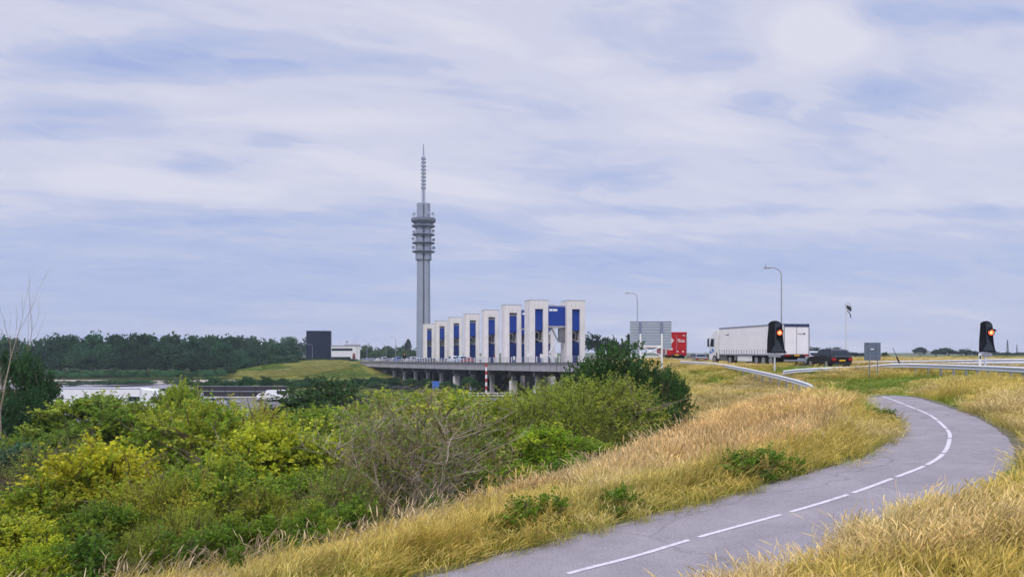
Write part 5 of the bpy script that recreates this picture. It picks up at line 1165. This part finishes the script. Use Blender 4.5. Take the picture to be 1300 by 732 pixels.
# low weeds and docks along the path edge
WG = 'leafy weeds at the path edge'
for px, py, w, Y, kd, lb, tn in ((958,570,82,14.7,'weed','leafy green weed clump beside the path centre',(.75,.95,.9)),(1000,580,48,15.1,'weed','small green weed clump right of the larger one',(.85,.95,.9)),(683,628,84,12.6,'weed','low green weeds in the grass left of the path',(.8,.95,.8)),(790,618,64,13.2,'weed','low green weeds at the near path edge',(.75,.95,.8)),
    (1114,518,52,22.6,'weed','green weeds at the inner bend of the path',(.7,.85,.9)),(1085,552,44,19.4,'weed','yellowish weeds beside the inner path bend',(.8,.9,.8)),(1050,490,44,40,'weed','dark green weed patch under the rail end',(1.3,1.5,1)),(1098,502,56,32,'weed','green weeds where the path vanishes',(.9,1,.9)),(1197,536,22,25.5,'weed','dark small weeds at the outer bend of the path',(.6,.7,.9)),
    (300,692,34,11.9,'weed','single green weed at the bottom left verge',(.7,.9,.9)),(1075,490,50,38,'weed','fresh green herbs left of the vanishing path',(1.0,1.15,.9)),(893,596,50,14.9,'weed','small olive weeds left of the leafy clump',(.8,1,.8)),(640,652,60,12.4,'weed','thin yellow-green weeds at the lower path edge',(.9,1.1,.8))):
    shrub(kd, px, py, w, Y, lb, WG, 'weed_clump', 'weeds', tintc=tn)
# white umbel flowers
FL = []
for i in range(46):
    if i < 30: a = rnd.gauss(0, 1), rnd.gauss(0, 1); x0, y0 = 6.6 + a[0] * .55, 18.3 + a[1] * .5
    else: y0 = rnd.uniform(11, 20); x0 = float(np.interp(y0, [11, 13, 16, 20], [-.8, .2, 3, 6])) - rnd.uniform(.6, 2.6)
    FL.append((x0, y0))
um = MB()
for i in range(9):
    a = i * 2.4; rr = .035 * math.sqrt(i); um.box(rr*math.cos(a)-.03, rr*math.cos(a)+.03, rr*math.sin(a)-.03, rr*math.sin(a)+.03, .0+.01*(i%3), .03+.01*(i%3))
um.tube([(0,0,-1.0),(0,0,0)], .008, 4)
nf0 = 9 * 6; o = um.build('flower_head', mat('white_petals', (.80,.80,.76), .8)); me_f = o.data; me_f.materials.append(mat('flower_stalk', (.16,.20,.04), .9))
for p_ in me_f.polygons: p_.material_index = 1 if min(me_f.vertices[v_].co.z for v_ in p_.vertices) < -.5 or max(me_f.vertices[v_].co.z for v_ in p_.vertices) < -.5 else 0
bpy.data.objects.remove(o)
fz = terrain([p[0] for p in FL], [p[1] for p in FL])
scatter('white_flowers', 'small white umbel flowers scattered in the verge grass', np.c_[np.array(FL), fz + .46 + rng.uniform(-.12, .1, len(FL))], np.zeros((len(FL), 3)), np.ones((len(FL), 3)) * rng.uniform(.22, .42, (len(FL), 1)), np.ones((len(FL), 3)), np.zeros(len(FL), int), [me_f])

# far woods: one mass of crowns (left), the greener wood behind the bridge, hedges
def wood(name, label, rows, col=(1,1,1), seed=1):
    r = np.random.default_rng(seed); pts = []; S = []; T = []
    for x0, x1, y, zb, h, sp, hv in rows:
        for x in np.arange(x0, x1, sp):
            hh = (h(x) if callable(h) else h) * r.uniform(1 - hv, 1 + hv); w = sp * r.uniform(1.5, 2.1); yy = y + r.normal() * sp * .5
            pts.append((x + r.normal() * sp * .25, yy, zb if zb is not None else tz(x, yy) - .3)); S.append((w, w, hh)); b = r.uniform(.62, 1.4); T.append((b*col[0]*r.uniform(.85,1.2), b*col[1], b*col[2]*r.uniform(.9,1.15)))
    n = len(pts); return scatter(name, label, pts, np.c_[np.zeros((n,2)), r.uniform(0,6.28,n)], S, T, r.integers(0, 3, n), FARI)
FARI = []
for m in CROWN['far']:
    c = m.copy(); c.materials.clear(); c.materials.append(WOODLEAF); FARI.append(c)
hw = lambda x: .86 * float(np.interp(x, [-330, -270, -235, -200, -165, -130, -110, -96, -84], [13.5, 15, 16.5, 16.2, 17, 17.0, 16.5, 15.2, 11.5]))
WC = (1.15, 1.65, 1.55)
wood('far_woods', 'dark bluish green wood lining the far left shore', [(-300, -86, 300, 0, hw, 6.5, .06), (-320, -84, 292, 0, lambda x: hw(x) * .80, 6, .12), (-310, -88, 286, 0, lambda x: hw(x) * .55, 5, .2), (-400, -90, 312, 0, lambda x: hw(x)*1.03, 7, .05)], WC, 3)
wood('far_reeds', 'band of green reeds below the far woods', [(-250, -92, 252, .2, 2.6, 2.0, .15), (-250, -92, 256, .2, 3.0, 2.2, .15)], (1.9, 2.6, 2.4), 4)
wood('shore_bushes', 'scattered low bushes on the mud flat', [(-200, -86, 216, .3, .9, 4.0, .4), (-110, -92, 200, .3, 1.3, 6.0, .4)], (1.6, 2.0, 1.7), 14)
wood('mound_hedge', 'dark hedge along the crest of the far dike', [(-112, -74, 318, None, 1.7, 1.6, .15), (-86, -58, 312, None, 1.5, 1.6, .2)], (1.0, 1.25, 1.3), 5)
wood('woods_behind_dike', 'dark wood between the far woods and the black building', [(-152, -112, 470, CZ - 8, 16.6, 7, .08), (-140, -124, 462, CZ - 8, 12, 6, .15)], WC, 6)
wood('woods_behind_bridge', 'brighter green wood behind the far end of the bridge', [(-96, -38, 480, CZ - 7, 10.2, 5.5, .12), (-96, -38, 470, CZ - 7, 8.4, 5, .15)], (1.9, 2.3, 1.7), 7)
TG = 'distant trees on the horizon'
def far_tree(px, py, wpx, Y, label, tn=(1,1,1.2), base=None):
    k = Y / FPX; x = (px - HX) * k; zb = CZ - 2.5 if base is None else base; h = P(px, py, Y).z - zb; t = empty('distant_tree', (x, Y, zb), rnd.uniform(0, 6), label, 'tree', TG)
    f = link('crown', CROWN['far'][rnd.randrange(3)], t); f.scale = (wpx*k, wpx*k, h); f.color = (*tn, 1); s_ = link('trunk', STEM['tree'][0], t); s_.scale = (wpx*k*.5, wpx*k*.5, h*.9)
for a in ((518, 431, 9, 450, 'small pointed dark tree left of the telecom tower'),(758, 425, 34, 260, 'dark tree just right of the rightmost lock tower',),(778, 429, 30, 250, 'dark tree behind the top of the tall dark tree'),(791, 434, 16, 240, 'small dark tree left of the edge-on signal'),
    (1036, 441, 26, 330, 'dark tree just right of the white lorry rear'),(1054, 441, 26, 330, 'dark tree above the roof of the black SUV'),(1070, 444, 20, 320, 'dark tree right behind the windsock mast'),(1086, 447, 22, 330, 'low dark tree right of the windsock mast'),(1097, 448, 18, 330, 'low dark tree left of the blue-grey sign'),
    (1124, 447, 12, 200, 'dark small bush right of the blue-grey sign'),(1168, 441, 18, 420, 'round dark tree standing apart on the right horizon'),(1189, 443, 20, 420, 'left tree of the long dark group on the right horizon'),(1204, 441.5, 24, 425, 'second tree of the long dark group on the right horizon'),(1221, 443, 22, 420, 'broad tree in the long dark group left of the signal board'),(1237, 445, 20, 420, 'low tree directly left of the right signal board'),
    (1262, 446, 18, 430, 'low tree right of the right signal board'),(1278, 447, 22, 430, 'low tree below the distant lattice mast'),(1294, 447, 20, 430, 'low tree at the right picture edge'),(253, 482.5, 9, 200, 'tiny dark round bush at the end of the sandy strip'),(850, 447, 30, 300, 'dark tree behind the red lorry'),(900, 450, 30, 300, 'low dark tree behind the white lorry cab'),(290, 466, 18, 262, 'green bush at the foot of the far woods')):
    far_tree(*a[:5], base=(.2 if a[0] in (253, 290) else None), tn=(1.3,1.7,1.5) if a[0] in (290,) else (.9,1.05,1.35))
# distant lattice mast and a fainter one
for px, py, Y, w, lb in ((1279, 431, 900, 2.0, 'dark distant lattice mast on the right horizon'), (1291, 437, 1100, 1.2, 'faint distant mast at the right picture edge')):
    k = Y / FPX; x = (px - HX) * k; t = empty('lattice_mast', (x, Y, 2), 0, lb, 'mast', 'distant masts'); h = P(px, py, Y).z - 2; mb = MB()
    for sx, sy in ((-1,-1),(1,-1),(1,1),(-1,1)): mb.tube([(sx*w*.5,sy*w*.5,0),(sx*w*.35,sy*w*.35,h*.55),(sx*.15,sy*.15,h)], .22, 4)
    for i in range(8): a = w*(.5-.05*i); z0 = h*i/9; mb.tube([(-a,-a,z0),(a,-a,z0+h/9)], .14, 4); mb.tube([(a,-a,z0),(-a,-a,z0+h/9)], .14, 4)
    mb.build('frame', GREYP, t); MB().box(-w*.6,w*.6,-w*.6,w*.6,h*.3,h*.36).build('platform', GREYP, t)

wood('water_reeds', 'dark green reeds and low bushes along the water before the bridge', [(-75, 0, 182, .2, 2.4, 2.4, .4), (-80, -30, 200, .2, 1.8, 2.6, .4)], (1.3, 1.9, 1.4), 21)

# ------------------------------------------------------------------ haze
def haze():
    m = bpy.data.materials.new('haze_air'); m.use_nodes = True; N, L = m.node_tree.nodes, m.node_tree.links; N.clear()
    v = N.new('ShaderNodeVolumePrincipled'); v.inputs['Density'].default_value = HAZE; v.inputs['Color'].default_value = (.74, .84, 1.0, 1); v.inputs['Anisotropy'].default_value = .2
    o = N.new('ShaderNodeOutputMaterial'); L.new(v.outputs[0], o.inputs['Volume'])
    b = MB(); b.box(-1300, 1300, -90, 1500, -6, 150); h = b.build('haze', m); tag(h, 'thin bluish air over the polder', kind='stuff')
HAZE = .00020
haze()
